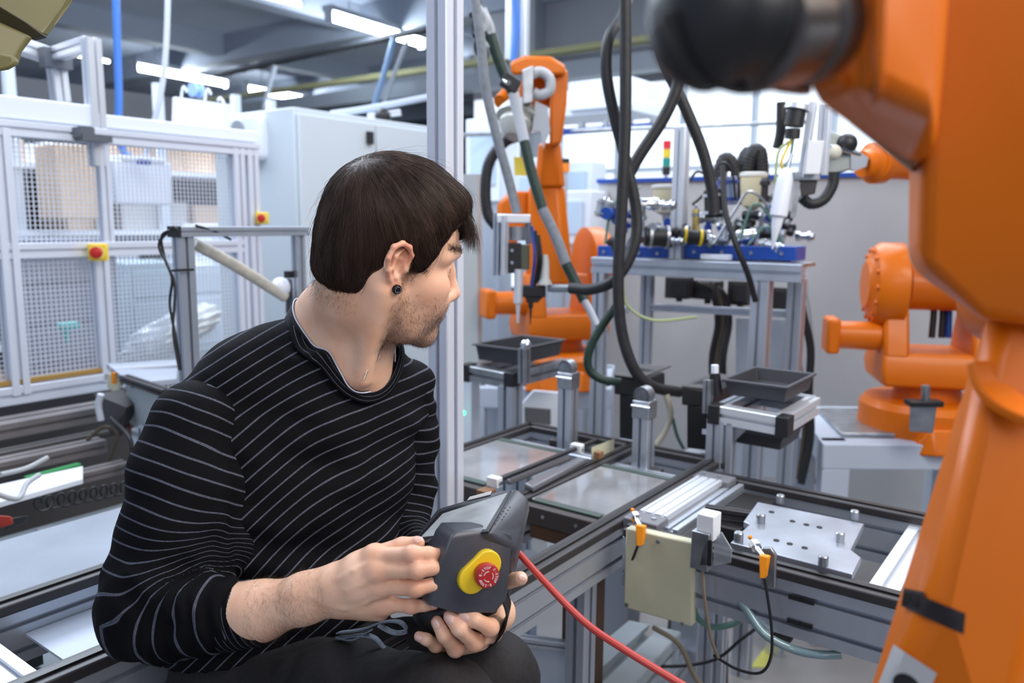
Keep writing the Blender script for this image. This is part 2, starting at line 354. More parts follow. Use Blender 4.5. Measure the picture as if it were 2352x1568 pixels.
# white channel and uprights on top of the fence
TR = Thing('white_cable_channel', 'white cable channel lying on top of the mesh fence', 'cable channel', W(fu0, FV-.1, ztp+.03))
TR.add('channel', mbox(fu0, fuu(240), FV-.24, FV+.01, ztp+.03, ztp+.10), WHT, bevel=.004); TR.add('channel', mbox(fuu(240), fuu(600), FV-.16, FV+.01, ztp+.03, ztp+.075), WHT, bevel=.004)
TR.add('lip', mbox(fu0, fuu(240), FV-.26, FV-.24, ztp+.10, ztp+.13), ALUB)
gt = Thing('gantry_frame', 'aluminium gantry of posts and a short beam rising behind the fence at left', 'frame', P(215, 300, 2.85))
a = P(222, 300, 2.85); gt.add('post', extr(a-Z*.12, A3([a[0], a[1], P(208, 88, 2.85)[2]]), .05, hint=V), ALUB)
top = A3([a[0], a[1], P(208, 100, 2.85)[2]]); b = P(60, 112, 3.3); gt.add('beam', extr(top, P(118, 128, 3.2), .045, hint=Z), ALUB); gt.add('beam', extr(P(-40, 78, 3.0), P(112, 128, 3.2), .07, .05, hint=Z), ALUB)
gt.add('post', extr(P(140, 235, 3.2), P(126, 128, 3.2), .055, hint=V), ALUB); gt.add('bracket', obox(P(128, 135, 3.15), U*.1, V*.05, Z*.07), mat('dark_bracket', (.1, .11, .13), .5))
gt.add('clamp', obox(P(216, 318, 2.78), U*.10, V*.05, Z*.022), mat('dark_bracket'), label='dark clamp on the post foot'); gt.add('clamp', obox(P(192, 305, 2.76), U*.05, V*.05, Z*.035), mat('dark_bracket'))
bd = Thing('hanging_board', 'white board hanging above the fence below the second tube', 'board', P(463, 320, 3.4))
q = [P(402, 222, 3.2), P(532, 240, 3.5), P(527, 318, 3.5), P(400, 300, 3.2)]; bd.add('board', slab(q, V*-1, .02), WHT, bevel=.003)
for x_, y_ in ((415, 200), (470, 205), (500, 225)): bd.add('hook', tube([P(x_, 232, 3.35), P(x_+6, y_, 3.35), P(x_+15, y_+12, 3.35)], .006, 8), WHT)
bd.add('reel', lathe(P(440, 205, 3.35), U, [(0, .03), (.01, .03), (.01, .015), (.03, .015), (.03, .03), (.04, .03)], 16), mat('blue_reel', (.4, .6, .95), .4))
# ---- behind the fence: racks with cartons, machine cabinets
RKM = mat('rack_paint', (.62, .68, .76), .5)
rack = Thing('storage_rack', 'tall pale storage rack with white shelves behind the mesh fence', 'rack', P(250, 700, 5.4))
ru = lambda x, y=500, v=-4.3: (PV(x, y, v)-O)@U
u0, u1 = ru(-160), ru(620); RV = -4.3
for x in (-150, 30, 220, 365, 540, 620): rack.add('upright', mbox(ru(x), ru(x)+.05, RV, RV+.05, 0, 2.35), RKM)
sz = [PV(300, y, RV)[2] for y in (480, 560, 640, 720)]; rack.add('added_back_sheet', mbox(ru(-160), ru(620), RV-.50, RV-.47, .0, 2.35), mat('added_dark_sheet', (.045, .048, .055), .7))  # sheet added to the rack; its dark colour darkens the view through the mesh
sz = [.35, .78, 1.10, 1.42, 1.80]
for z_ in sz: rack.add('shelf', mbox(u0, u1, RV-.45, RV+.06, z_-.03, z_), mat('white_shelf', (.80, .84, .92), .5))
kc = {}
for k, z_ in enumerate(sz):
    u_ = u0+.05
    while u_ < u1-.35:
        w_ = random.choice((.22, .3, .36, .45)); h_ = random.uniform(.12, .27); r = random.random(); m = TAN if r < .4 else (mat('white_bin', (.82, .86, .94), .5) if r < .8 else (mat('pale_blue_bin', (.45, .60, .75), .5) if r < .9 else mat('pale_blue_bin')))
        nm = 'carton' if m is TAN else 'storage_bin'; side = ('bottom', 'second', 'third', 'fourth', 'top')[k]; kd = 'brown carton' if m is TAN else 'teal plastic bin' if m.name == 'teal_plastic' else 'pale blue bin' if 'blue' in m.name else 'white plastic bin'
        t = single(nm, mbox(u_, u_+w_, RV-.38, RV-.02, z_+.001, z_+h_), m, '', 'box', kd+'s on the %s rack shelf' % side, bevel=.006)
        cnt_ = kc.get((kd, k), 0); kc[(kd, k)] = cnt_+1; t['label'] = '%s %s from left on the %s shelf of the rack' % (('first', 'second', 'third', 'fourth', 'fifth', 'sixth', 'seventh')[cnt_], kd, side)
        u_ += w_+random.uniform(.03, .3)
big = single('carton', obox(P(165, 420, 4.6)+Z*0, U*.26, V*.25, Z*.40), TAN, 'large brown carton high behind the left fence panel', 'box', bevel=.006)
bx = Thing('white_enclosure', 'white box enclosure hanging behind the second fence panel', 'enclosure', P(315, 460, 3.6)); bx.add('housing', obox(P(315, 420, 3.6), U*.26, V*.12, Z*.19), mat('white_bin'), bevel=.01); bx.add('hood', obox(P(315, 368, 3.6), U*.20, V*.12, Z*.03), WHT, bevel=.008); bx.add('latch', obox(P(330, 372, 3.52), U*.05, V*.02, Z*.02), BLUE)
for (x, y, d, w_, h_, z_, mt, lb) in ((140, 700, 3.6, .50, .05, .6, mat('grey_guard', (.26, .27, .33), .6), 'grey sheet guard behind the lower left mesh'), (330, 720, 4.2, .30, .3, .55, mat('glass_blue_machine', (.45, .58, .66), .3), 'pale blue glazed machine behind the fence'),
                                      (470, 700, 4.8, .45, .3, .5, mat('white_machine', (.72, .78, .86), .4), 'white machine cabinet right of the glazed machine'), (500, 620, 4.9, .25, .3, .55, WHT, 'bright white box by the grey cabinet')):
    t = Thing('machine_cabinet', lb, 'machine', P(x, y+120, d)); c = P(x, y, d); t.add('body', obox(c, U*w_, V*h_, Z*z_), mt, bevel=.008)
    for k in range(3): t.add('panel', obox(c+V*(h_/2+.004)+Z*(z_*(.3-.3*k)), U*w_*.86, V*.01, Z*z_*.24), mt, bevel=.003)
    t.add('foot', obox(c-Z*(z_/2+(c[2]-z_/2)/2), U*w_*.8, V*h_*.8, Z*(c[2]-z_/2)), ALU)
tl = Thing('teal_valve', 'teal plastic funnel fitting behind the lower left mesh', 'fitting', P(155, 790, 3.0)); tl.add('head', obox(P(157, 748, 3.0), U*.07, V*.04, Z*.025), TEAL, bevel=.004); tl.add('stem', cyl(P(150, 755, 3.0), P(152, 785, 3.0), .018, .008), TEAL)
# crumpled clear plastic bag
g = ball((0, 0, 0), 1, 40, 26); bvv = np.array(g.v); c = P(390, 770, 3.1); 
dd = vnoise0 = np.array([math.sin(9*x+3*y)*.06+math.sin(17*z+11*x)*.05+math.sin(23*y-13*z)*.04 for x, y, z in bvv])
bvv = bvv*(1+dd)[:, None]; ln = nrm(P(520, 700, 3.1)-P(290, 820, 3.0)); g.v = [c+ln*q[0]*.20+nrm(np.cross(ln, [0, 1., 0]))*q[2]*.075+A3([0, 1., 0])*q[1]*.08 for q in bvv]
single('plastic_bag', g, mat('crumpled_polythene', (.70, .76, .80), .25, 0, .15, 30, .6), 'crumpled clear plastic bag lying behind the fence post', 'bag')
# small aluminium frame in front of the bag
SV = -1.21
sf = Thing('cable_post_frame', 'aluminium goal-shaped frame with cables on its left post', 'frame', PV(425, 830, SV))
p0, p1 = PV(405, 532, SV), PV(700, 532, SV); zf = p0[2]; uu0, uu1 = (p0-O)@U, (p1-O)@U
sf.add('crossbar', extr(W(uu0, SV, zf), W(uu1, SV, zf), .045, .026, hint=Z), ALU); sf.add('end_cap', obox(W(uu0-.006, SV, zf), U*.012, V*.045, Z*.028), BLK)
for x_, zl in ((423, .92), (686, .92)): q = (PV(x_, 600, SV)-O)@U; sf.add('post', extr(W(q, SV, zl), W(q, SV, zf-.013), .046 if x_ < 500 else .030, .03, hint=V), ALU)
for k, q in enumerate(([(408, 525, 1.98), (372, 540, 1.98), (378, 590, 1.98), (395, 640, 1.97), (390, 700, 1.97), (405, 780, 1.95), (415, 850, 1.95)], [(400, 520, 1.98), (365, 560, 1.98), (385, 610, 1.97), (402, 660, 1.97), (398, 760, 1.95), (412, 850, 1.94)], [(450, 518, 2.1), (490, 530, 2.15), (530, 550, 2.2)])):
    sf.add('cable', tube([P(*a) for a in q], .0035, 8), BLK)
sf.add('cable_tie', obox(PV(420, 620, SV+.03), U*.06, V*.006, Z*.006), BLK)
pp = Thing('foam_covered_arm', 'beige foam-covered arm slanting down to a grey joint', 'arm', P(560, 620, 2.25))
pp.add('sleeve', tube([P(445, 558, 2.18), P(540, 610, 2.28), P(655, 682, 2.4)], .0165, 16, 6), mat('beige_foam', (.55, .52, .45), .8, 0, .2, 40, .3)); pp.add('joint', ball(P(645, 660, 2.4), .030, 16, 10), WHT)
pp.add('bracket', extr(P(672, 640, 2.42), P(672, 720, 2.42), .03, hint=V), mat('dark_bracket')); pp.add('knob', obox(P(664, 630, 2.38), U*.022, V*.02, Z*.02), BLK)
# olive folded guard, top left corner
OL = mat('olive_plastic', (.13, .115, .035), .5, 0, .15, 8)
og = Thing('olive_guard', 'folded olive plastic guard hanging in the top left corner', 'guard', P(60, 60, 1.05))
og.add('panel', slab([P(-80, -60, 1.05), P(180, -40, 1.15), P(142, 18, 1.13), P(98, 80, 1.09), P(60, 50, 1.07), P(-80, -30, 1.02)], A3([0, 1., 0]), .012), OL, bevel=.003)
og.add('rib', slab([P(-80, -35, 1.01), P(60, 52, 1.06), P(100, 82, 1.08), P(70, 90, 1.08), P(-80, 15, 1.02)], A3([0, 1., 0]), .012), mat('olive_dark', (.05, .042, .016), .6), bevel=.002)
og.add('panel', slab([P(-80, 15, 1.02), P(66, 82, 1.06), P(40, 115, 1.05), P(30, 150, 1.04), P(-80, 110, 1.0)], A3([0, 1., 0]), .012), OL, bevel=.003)
og.add('flap', slab([P(-80, 105, .98), P(30, 128, 1.01), P(36, 145, 1.01), P(10, 158, 1.0), P(-80, 172, .98)], A3([0, 1., 0]), .01), OL, bevel=.003)
# ================================================================ conveyors
def capped_rail(t, axis, a, b, c, z=.92, w_=.042, h_=.085, name='rail', side=1):
    # aluminium side profile with a dark plastic running cap; axis 'u': runs u=a..b at v=c
    f = (lambda s, o, zz: W(s, c+o, zz)) if axis == 'u' else (lambda s, o, zz: W(c+o, s, zz)); h = V if axis == 'u' else U
    r = t.add('side_profile', extr(f(a, 0, z-.016-h_/2), f(b, 0, z-.016-h_/2), .036 if axis == 'u' else .036, h_, hint=Z, ny=2), ALU)
    t.add('running_cap', obox(f((a+b)/2, 0, z-.008), (U if axis == 'u' else V)*(b-a), h*w_, Z*.016), DCAP, bevel=.003)
    t.add('guide_strip', obox(f((a+b)/2, .0, z+.001), (U if axis == 'u' else V)*(b-a), h*w_*.3, Z*.006), mat('guide_black', (.015, .014, .015), .35), bevel=.001)
cm = Thing('transfer_conveyor', 'long conveyor with dark-capped rails running away under the man', 'conveyor', W(-.3, -.3, .8))
capped_rail(cm, 'u', -1.35, .54, -.022); capped_rail(cm, 'u', -1.35, -.30, -.325); capped_rail(cm, 'u', -1.5, .52, -.585); capped_rail(cm, 'u', -.16, .52, -.245); 
for u_ in (.51,): capped_rail(cm, 'v', -.60, .01, u_, w_=.04)
cm.add('cross_profile', extr(W(.36, -.225, .885), W(.36, -.045, .885), .03, .04, hint=Z), ALU)
cm.add('cross_profile', extr(W(.38, -.57, .885), W(.38, -.265, .885), .03, .04, hint=Z), ALU)
cm.add('cross_profile', extr(W(-.62, -.57, .86), W(-.62, -.34, .86), .08, .04, hint=Z, nx=2), ALUB); cm.add('cross_profile', extr(W(-.965, -.57, .885), W(-.965, -.34, .885), .085, .04, hint=Z, nx=2), ALUB)
for x in (-1.3,): cm.add('cover_sheet', mbox(-.86, -.67, -.565, -.345, .862, .866), mat('pale_sheet', (.42, .46, .54), .45, .2))
cm.add('far_sheet', mbox(-1.6, -.10, -.90, -.612, .893, .898), mat('worn_sheet', (.23, .26, .31), .5, .1, .2, 5), label='pale metal sheet beyond the left rail')
# under the man: support legs
for u_, v_ in ((-.55, -.02), (-.05, -.06), (-1.3, -.58), (.48, -.59), (-.1, -.59)): cm.add('leg', extr(W(u_, v_, .0), W(u_, v_, .82), .045, hint=V), ALU)
cm.add('slot_plate', mbox(-.50, -.44, .018, .0205, .815, .90), mat('slot_dark', (.05, .05, .05), .6)) if False else None
for k in range(2): cm.add('slot', obox(W(-.50+.0, -.001, .872-k*.035), U*.07, V*.004, Z*.007), BLK)
def pallet(u0, u1, v0, v1, label):
    t = Thing('workpiece_pallet', label, 'pallet', W((u0+u1)/2, (v0+v1)/2, .90)); z = .912
    t.add('acrylic_plate', mbox(u0, u1, v0, v1, z-.004, z+.004), GLASS, bevel=.001)
    t.add('edge_strip', mbox(u0-.012, u0+.008, v0+.01, v1-.005, z-.010, z+.006), mat('dark_green_strip', (.05, .075, .065), .5)); t.add('edge_strip', mbox(u1-.006, u1+.014, v0, v1, z-.010, z+.006), mat('dark_green_strip'))
    t.add('front_board', mbox(u0-.035, u0-.014, v0-.01, v1+.005, z-.038, z+.002), mat('dark_board', (.05, .04, .038), .5), bevel=.003)
    for k in (.3, .75): t.add('screw', lathe(W(u0-.036, v0+(v1-v0)*k, z-.015), -U, [(0, .004), (.002, .004), (.002, .0001)], 10), STEEL)
    return t
pa = pallet(.005, .30, -.222, -.044, 'clear acrylic pallet on the middle of the conveyor, dark front board'); pallet(.02, .33, -.562, -.35, 'clear acrylic pallet just right of the pillar')
bw_ = Thing('wooden_support', 'brown wooden support below the middle pallet', 'support', W(.02, -.13, .7)); bw_.add('block', mbox(-.02, .09, -.21, -.06, .84, .872), BRN, bevel=.003); bw_.add('post', mbox(.02, .10, -.15, -.09, .0, .84), BRN, bevel=.003)
# long dark cushions / pads
for q, lb in (([(1148, 1090), (1290, 1040), (1313, 1046), (1170, 1102)], 'flat dark pad lying between the two pallets, upper one'), ([(1203, 1108), (1330, 1046), (1350, 1052), (1224, 1118)], 'flat dark pad lying left of the middle pallet, lower one')):
    single('dark_pad', slab([Gz(a, b, .935) for a, b in q], -Z, .014), mat('dark_grey_pad', (.13, .13, .145), .35), lb, 'pad', bevel=.005, seg=3)
gr = Thing('guide_rod', 'thin black rod with white end blocks beside the upper pad', 'rod', Gz(1225, 1060, .945)); a, b = Gz(1130, 1108, .945), Gz(1372, 1010, .945)
gr.add('rod', cyl(a, b, .006, n=10), BLK)
for t_ in (.02, .78): p = a+(b-a)*t_; gr.add('end_block', obox(p, U*.02, V*.03, Z*.022), mat('white_block', (.75, .78, .82), .5), bevel=.002); gr.add('screw', lathe(p+V*.016, V, [(0, .005), (.003, .005), (.003, .0001)], 10), STEEL)
gr.add('wood_block', obox(a-U*.02+V*.0-Z*.03, U*.03, V*.03, Z*.04), mat('wood_brown', (.22, .11, .05), .6))
cb_ = Thing('cream_plate', 'small upright cream plate with a wooden knob on the conveyor', 'plate', Gz(1385, 1045, .92)); cb_.add('plate', slab([Gz(1358, 1058, .92), Gz(1408, 1038, .92), Gz(1408, 1038, .92)+Z*.034, Gz(1358, 1058, .92)+Z*.034], U, .005), CREAM); cb_.add('knob', obox(Gz(1375, 1044, .94), U*.02, V*.018, Z*.018), mat('wood_brown'), bevel=.002)
# posts standing on the conveyor
def clamp_post(px, py, u_, v_, h_, label):
    t = Thing('sensor_post', label, 'post', W(u_, v_, .87)); t.add('upright', extr(W(u_, v_, .87), W(u_, v_, h_), .042, hint=V), ALU)
    t.add('head_block', obox(W(u_, v_, h_+.02), U*.046, V*.046, Z*.045), STEEL, bevel=.003)
    t.add('clamp_ring', lathe(W(u_-.02, v_, h_+.055), U, [(0, .022), (.03, .022), (.03, .015), (0, .015), (0, .022)], 20), STEEL); t.add('screw', cyl(W(u_-.03, v_-.02, h_+.03), W(u_-.03, v_+.03, h_+.03), .004), CHROME)
    for s in (-1, 1): t.add('foot_bracket', obox(W(u_, v_+s*.036, .892), U*.03, V*.03, Z*.025), DCAP, bevel=.003)
    return t
clamp_post(0, 0, .39, -.158, 1.03, 'square aluminium post with ring clamp on the middle conveyor')
clamp_post(0, 0, .47, -.43, 1.055, 'square aluminium post left of the ring-clamp post, behind the upper pad')
# aluminium pillar
pl_ = Thing('aluminium_pillar', 'tall bright aluminium pillar rising through the picture beside the man\'s head', 'pillar', W(-.05, -.395, 0))
pq = P(1028, 1100, 1.63); pu, pv_ = (pq-O)@U, (pq-O)@V
px_ = W(pu+.025, pv_-.025, 0); pl_.add('profile', extr(W(pu+.025, pv_-.025, 0), W(pu+.025, pv_-.025, 4.3), .054, .054, hint=V), ALUW)
pl_.add('foot_plate', obox(W(pu+.025, pv_-.025, .01), U*.12, V*.12, Z*.02), STEEL)
# ---- right conveyor across
rc = Thing('cross_conveyor', 'short conveyor with dark rails crossing in front of the right robot', 'conveyor', W(.2, .4, .8))
capped_rail(rc, 'v', .02, 1.3, -.016, h_=.1); capped_rail(rc, 'v', .02, 1.3, .40, h_=.1)
for v_ in (.47, .75): rc.add('cross_profile', extr(W(.02, v_, .885), W(.38, v_, .885), .05, .03, hint=Z, nx=1), ALUB)
rc.add('end_block', mbox(-.0, .05, .0, .075, .895, .928), mat('grey_block', (.16, .16, .18), .4), bevel=.003); rc.add('end_block', mbox(.33, .38, .0, .085, .895, .928), mat('grey_block'), bevel=.003)
for u_ in (.025, .355):
    for v_ in (.015, .055): rc.add('screw', lathe(W(u_, v_, .928), Z, [(0, .005), (.003, .005), (.003, .0001)], 10), STEEL)
rc.add('twin_profile', extr(W(.05, .04, .915), W(.33, .04, .915), .06, .03, hint=Z, nx=3), ALUB, label='bright grooved profile'); rc.add('twin_profile', extr(W(.03, .088, .90), W(.38, .088, .90), .03, .03, hint=Z), ALU)
rc.add('drive_box', mbox(.14, .37, .105, .185, .84, .90), mat('black_box', (.014, .012, .013), .4), bevel=.003); rc.add('rocker', extr(W(.17, .10, .915), W(.19, .19, .915), .02, .02, hint=Z), DCAP)
for v_, h_ in ((.72, .82), (.3, .0)): rc.add('leg', extr(W(-.02, v_, .0), W(-.02, v_, .82), .07, .05, hint=V), GRYP) if v_ > .5 else None
rc.add('side_plate', mbox(-.040, -.032, .225, .55, .835, .865), STEEL) if False else None
for k in range(2):
    for v_ in (.35, .37): rc.add('slot', obox(W(-.036, v_+.03*k*0, .877-k*.042), V*.022, U*.004, Z*.007), BLK)
bp = Thing('base_plate', 'thick aluminium plate with upright pins on the cross conveyor', 'plate', W(.15, .3, .905))
bp.add('plate', slab([Gz(*q, .93) for q in ((1678, 1245), (1722, 1203), (1708, 1196), (1740, 1152), (1985, 1202), (1955, 1262), (1978, 1280), (1958, 1318))], -Z, .014), mat('worn_aluminium_plate', (.50, .53, .60), .28, .7, .25, 9), bevel=.0015)
for (x, y) in ((1747, 1200), (1792, 1155), (1962, 1192), (1928, 1243), (1696, 1243), (1890, 1298)): bp.add('pin', lathe(Gz(x, y, .93), Z, [(0, .0085), (.016, .0085), (.018, .007), (.018, .0001)], 20), STEEL)
for (x, y) in ((1820, 1197), (1852, 1205), (1882, 1211), (1783, 1241), (1814, 1249), (1848, 1258), (1772, 1176)): bp.add('hole', lathe(Gz(x, y, .93), Z, [(0, .0055), (.0012, .0055), (.0012, .0035), (.0003, .003), (.0003, .0001)], 14), BLK)
cp = Thing('cream_enclosure', 'flat cream metal enclosure hanging on the conveyor corner', 'enclosure', PU(1510, 1440, -.055))
q = [PU(1437, 1212, -.045), PU(1592, 1247, -.045), PU(1588, 1440, -.045), PU(1432, 1395, -.045)]; cp.add('housing', slab(q, U, .022), CREAM, bevel=.003)
for (x, y) in ((1512, 1243), (1440, 1388), (1568, 1432)): cp.add('screw', lathe(PU(x, y, -.046), -U, [(0, .004), (.003, .004), (.003, .0001)], 10), STEEL)
def sensor(px, py, u_, label, pts, wp=()):
    t = Thing('proximity_sensor', label, 'sensor', PU(px, py, u_)); a = PU(px, py, u_)
    t.add('barrel', cyl(a+U*.03-V*.03+Z*.008, a, .0055, n=14), CHROME); t.add('nut', cyl(a+U*.030-V*.03+Z*.008, a+U*.022-V*.022+Z*.006, .010, n=6), CHROME)
    t.add('plug', hull([a+A3([x, 0, z])+U*y for x, z in ((-.008, .008), (.009, .004), (.005, -.034), (-.005, -.034)) for y in (-.006, .006)]), OTAG, label='orange right-angle plug', bevel=.002)
    t.add('cable', tube([a-Z*.034]+[PU(x, y, u_+o) for x, y, o in pts], .0026, 8), BLK); t.add('lamp', ball(a+U*.045-V*.042+Z*.012, .004, 8, 6), OTAG)
sensor(1472, 1212, -.06, 'proximity sensor with orange plug at the conveyor corner', [(1470, 1240, 0), (1450, 1290, .02), (1432, 1310, .05)])
sensor(1756, 1282, -.07, 'proximity sensor with orange plug in front of the base plate', [(1758, 1340, 0), (1772, 1440, 0), (1770, 1510, 0), (1745, 1545, 0), (1690, 1535, .02), (1640, 1505, .05)])
q = [PU(1744, 1270, -.045), PU(1752, 1258, -.045), PU(1770, 1258, -.045), PU(1782, 1275, -.045), PU(1780, 1352, -.045), PU(1748, 1350, -.045)]
single('sensor_bracket', slab(q, U, .008), STEEL, 'rounded steel bracket holding the sensor before the base plate', 'bracket', bevel=.002)
wb_ = Thing('stop_module', 'stop module with a white cube on top at the front rail', 'module', PU(1620, 1320, -.05))
a = PU(1628, 1205, -.04); wb_.add('cube', obox(a, U*.034, V*.032, Z*.046), mat('white_cube', (.85, .88, .92), .4), bevel=.002); wb_.add('bracket', obox(PU(1612, 1262, -.055), U*.02, V*.034, Z*.070), STEEL, bevel=.002)
wb_.add('black_cylinder', hull([PU(x, y, -.065+o) for x, y in ((1622, 1238), (1636, 1240), (1634, 1300), (1605, 1300), (1612, 1262)) for o in (0, .016)]), BLK, bevel=.002)
wb_.add('clear_guard', slab([PU(1638, 1300, -.04), PU(1640, 1240, -.04), PU(1656, 1222, -.04), PU(1680, 1262, -.04), PU(1678, 1292, -.04)], U, .004), mat('clear_plastic', (.45, .5, .55), .15, alpha=.6)); wb_.add('cable', tube([PU(1614, 1304, -.06), PU(1618, 1370, -.06), PU(1632, 1460, -.05), PU(1650, 1510, -.04)], .003, 8), mat('tan_cable', (.25, .20, .14), .6))
# hoses and clutter under the cross conveyor
line('pneumatic_hose', [(1600, 1340, 1.5), (1598, 1410, 1.5), (1640, 1440, 1.5), (1700, 1425, 1.5), (1690, 1400, 1.5)], .006, mat('green_tube', (.12, .25, .20), .3), 'loop of green pneumatic tube under the cross conveyor')
line('clear_hose', [(1690, 1370, 1.35), (1715, 1400, 1.33), (1755, 1455, 1.3), (1820, 1490, 1.28), (1880, 1503, 1.26), (1932, 1503, 1.25)], .0075, mat('clear_hose_body', (.25, .36, .38), .12, .2), 'clear bluish hose end curving under the cross conveyor')
line('floor_cable', [(1440, 1520, 1.9), (1540, 1530, 1.9), (1640, 1515, 1.85), (1700, 1470, 1.8), (1740, 1440, 1.8)], .004, BLK, 'thin black cable on the floor beneath the cross conveyor', 'cable')
line('floor_cable', [(1500, 1440, 1.8), (1560, 1480, 1.8), (1600, 1560, 1.8), (1650, 1600, 1.8)], .006, mat('tan_cable'), 'tan cable running down under the cream enclosure', 'cable')
t = Thing('valve_block', 'dark motor and valve block beneath the cream enclosure', 'valve', P(1600, 1560, 2.25)); c = P(1600, 1490, 2.25)
t.add('body', cyl(c-Z*.16, c+Z*.12, .10, .085, 24), mat('dirty_black', (.03, .027, .025), .5, 0, .4, 20)); t.add('body_top', cyl(c+Z*.12, c+Z*.15, .06, n=20), STEEL); t.add('base', obox(c-Z*.22, U*.3, V*.3, Z*.12), mat('dirty_black'), bevel=.01)
for k in range(4): t.add('fitting', cyl(c+A3([-.10+.05*k, -.08, .04+.02*(k % 2)]), c+A3([-.13+.05*k, -.14, .06]), .008), CHROME)
t = Thing('gripper_motor', 'dark motor hanging under the front rail near the orange arm', 'motor', P(1800, 1470, 1.5)); t.add('body', hull([P(x, y, d) for x, y in ((1790, 1400), (1858, 1410), (1815, 1478), (1775, 1460)) for d in (1.45, 1.55)]), BLK, bevel=.004); t.add('shaft', cyl(P(1802, 1405, 1.44), P(1800, 1450, 1.44), .012), STEEL)
single('lower_beam', extr(P(1330, 1640, 1.55), P(1500, 1470, 2.1), .15, .08, hint=Z), mat('pale_beam', (.42, .47, .50), .45), 'broad pale beam slanting below the conveyor behind the red cable', 'beam')
single('lower_beam', extr(P(1460, 1640, 1.7), P(1560, 1520, 2.1), .05, .05, hint=Z), ALU, 'narrow beam right of the broad pale beam', 'beam')
t = Thing('metal_box', 'grey open metal box standing below the conveyor by the red cable', 'box', P(1280, 1560, 1.75)); t.add('tray', hull([P(x, y, d) for x, y in ((1160, 1470), (1330, 1490), (1330, 1600), (1160, 1600)) for d in (1.6, 1.85)]), GRYP, bevel=.004); t.add('lid_edge', extr(P(1160, 1465, 1.6), P(1335, 1487, 1.6), .02, .02, hint=Z), ALU)
t = Thing('white_fixture', 'small white and black fixture on the floor behind the pendant', 'fixture', P(1235, 1285, 1.8)); t.add('plate', obox(P(1205, 1285, 1.85), U*.09, V*.05, Z*.01), WHT); t.add('arm', extr(P(1230, 1310, 1.8), P(1275, 1265, 1.9), .025, hint=Z), BLK); t.add('cylinder', cyl(P(1250, 1300, 1.8), P(1262, 1294, 1.82), .014), WHT); t.add('leg', extr(P(1215, 1300, 1.85), A3([*P(1215, 1300, 1.85)[:2], 0]), .04), ALU)
# yellow floor mark and dirt
single('floor_marking', slab([Gz(1775, 1462, .002), Gz(1795, 1478, .002), Gz(1758, 1532, .002), Gz(1722, 1532, .002)], -Z, .0015), mat('yellow_floor_tape', (.42, .40, .08), .6), 'short yellow tape mark on the floor', 'floor marking')
# ================================================================ stands, trays
def foam(pts, d, t_): return slab(pts, A3([0, 1., 0]), t_)
# right tray stand
ts = Thing('parts_tray_stand', 'aluminium stand carrying the dark tray near the partition', 'stand', P(1665, 1085, 1.84)); TU = (P(1700, 960, 1.9)-O)@U
ty = lambda x, y: PU(x, y, TU)
a = ty(1655, 952); ts.add('upright', extr(A3([*ty(1648, 1080)[:2], .0]), ty(1648, 960), .04, .04, hint=V), ALU); ts.add('upright', extr(A3([*ty(1672, 1085)[:2], .0]), ty(1672, 968), .035, .035, hint=V), ALU)
ts.add('gusset', slab([ty(1665, 965), ty(1728, 975), ty(1672, 1025)], U, .012), STEEL)
f0, f1 = ty(1655, 950), ty(1792, 975); ts.add('front_profile', extr(f0, f1, .035, .045, hint=Z), ALUB); ts.add('side_profile', extr(f1+U*.02, f1+U*.26, .035, .045, hint=Z), ALUB); ts.add('side_profile', extr(f0+U*.02, f0+U*.26, .035, .045, hint=Z), ALU)
ts.add('rear_profile', extr(f0+U*.26, f1+U*.26, .035, .045, hint=Z), ALU)
for q in (f0-V*.01, f1+V*.01): ts.add('end_cap', obox(q, U*.046, V*.03, Z*.047), BLK, bevel=.002)
def tray(c, du, dv, h_, label):
    t = Thing('parts_tray', label, 'tray', c); m = mat('dark_grey_tray', (.045, .046, .055), .45)
    w1, w2 = .92, 1.0; g = Geo(); outer = lambda s, z: [c+U*du*s*a/2+V*dv*s*b/2+Z*z for a, b in ((-1, -1), (-1, 1), (1, 1), (1, -1))]
    rings = [outer(.90, 0), outer(.97, h_), outer(1.05, h_), outer(1.05, h_+.006), outer(.94, h_+.006), outer(.86, .006)]
    v = [p for r in rings for p in r]; f = [(3, 2, 1, 0)]
    for i in range(5):
        for j in range(4): k = (j+1) % 4; f.append((i*4+j, i*4+k, i*4+4+k, i*4+4+j))
    f.append((20, 21, 22, 23)); t.add('tray_body', Geo(v, f), m, smooth=0, bevel=.002); return t
tc_ = (f0+f1)/2+U*.13+Z*.045; tray(tc_, .22, .155, .035, 'dark grey plastic tray on the stand near the partition')
t = tray(tc_-Z*.125, .16, .13, .03, 'dark tray hanging below the stand near the partition')
# left tray stand
LU = (P(1180, 900, 2.55)-O)@U; ly = lambda x, y: PU(x, y, LU); ls = Thing('parts_tray_stand', 'aluminium stand with dark tray in front of the rear robot', 'stand', P(1170, 980, 2.5))
f0, f1 = ly(1082, 855), ly(1168, 872); ls.add('front_profile', extr(f0, f1, .04, .05, hint=Z), STEEL); ls.add('side_profile', extr(f1+U*.02, f1+U*.34, .04, .05, hint=Z), STEEL); ls.add('side_profile', extr(f0+U*.02, f0+U*.34, .04, .05, hint=Z), STEEL)
for q in (f0-V*.01, f1+V*.015): ls.add('end_cap', obox(q, U*.05, V*.036, Z*.06), BLK, bevel=.003)
g0 = ly(1175, 1010); ls.add('upright', extr(A3([*ly(1172, 1000)[:2], 0]), ly(1172, 885), .06, .06, hint=V), ALU)
ls.add('clamp', extr(ly(1204, 800), ly(1204, 880), .03, hint=V), STEEL, label='clamp on the tray edge'); ls.add('knob', ball(ly(1208, 792), .018, 10, 8), CHROME)
tray((f0+f1)/2+U*.17+Z*.04, .28, .18, .05, 'dark grey tray in front of the rear robot')
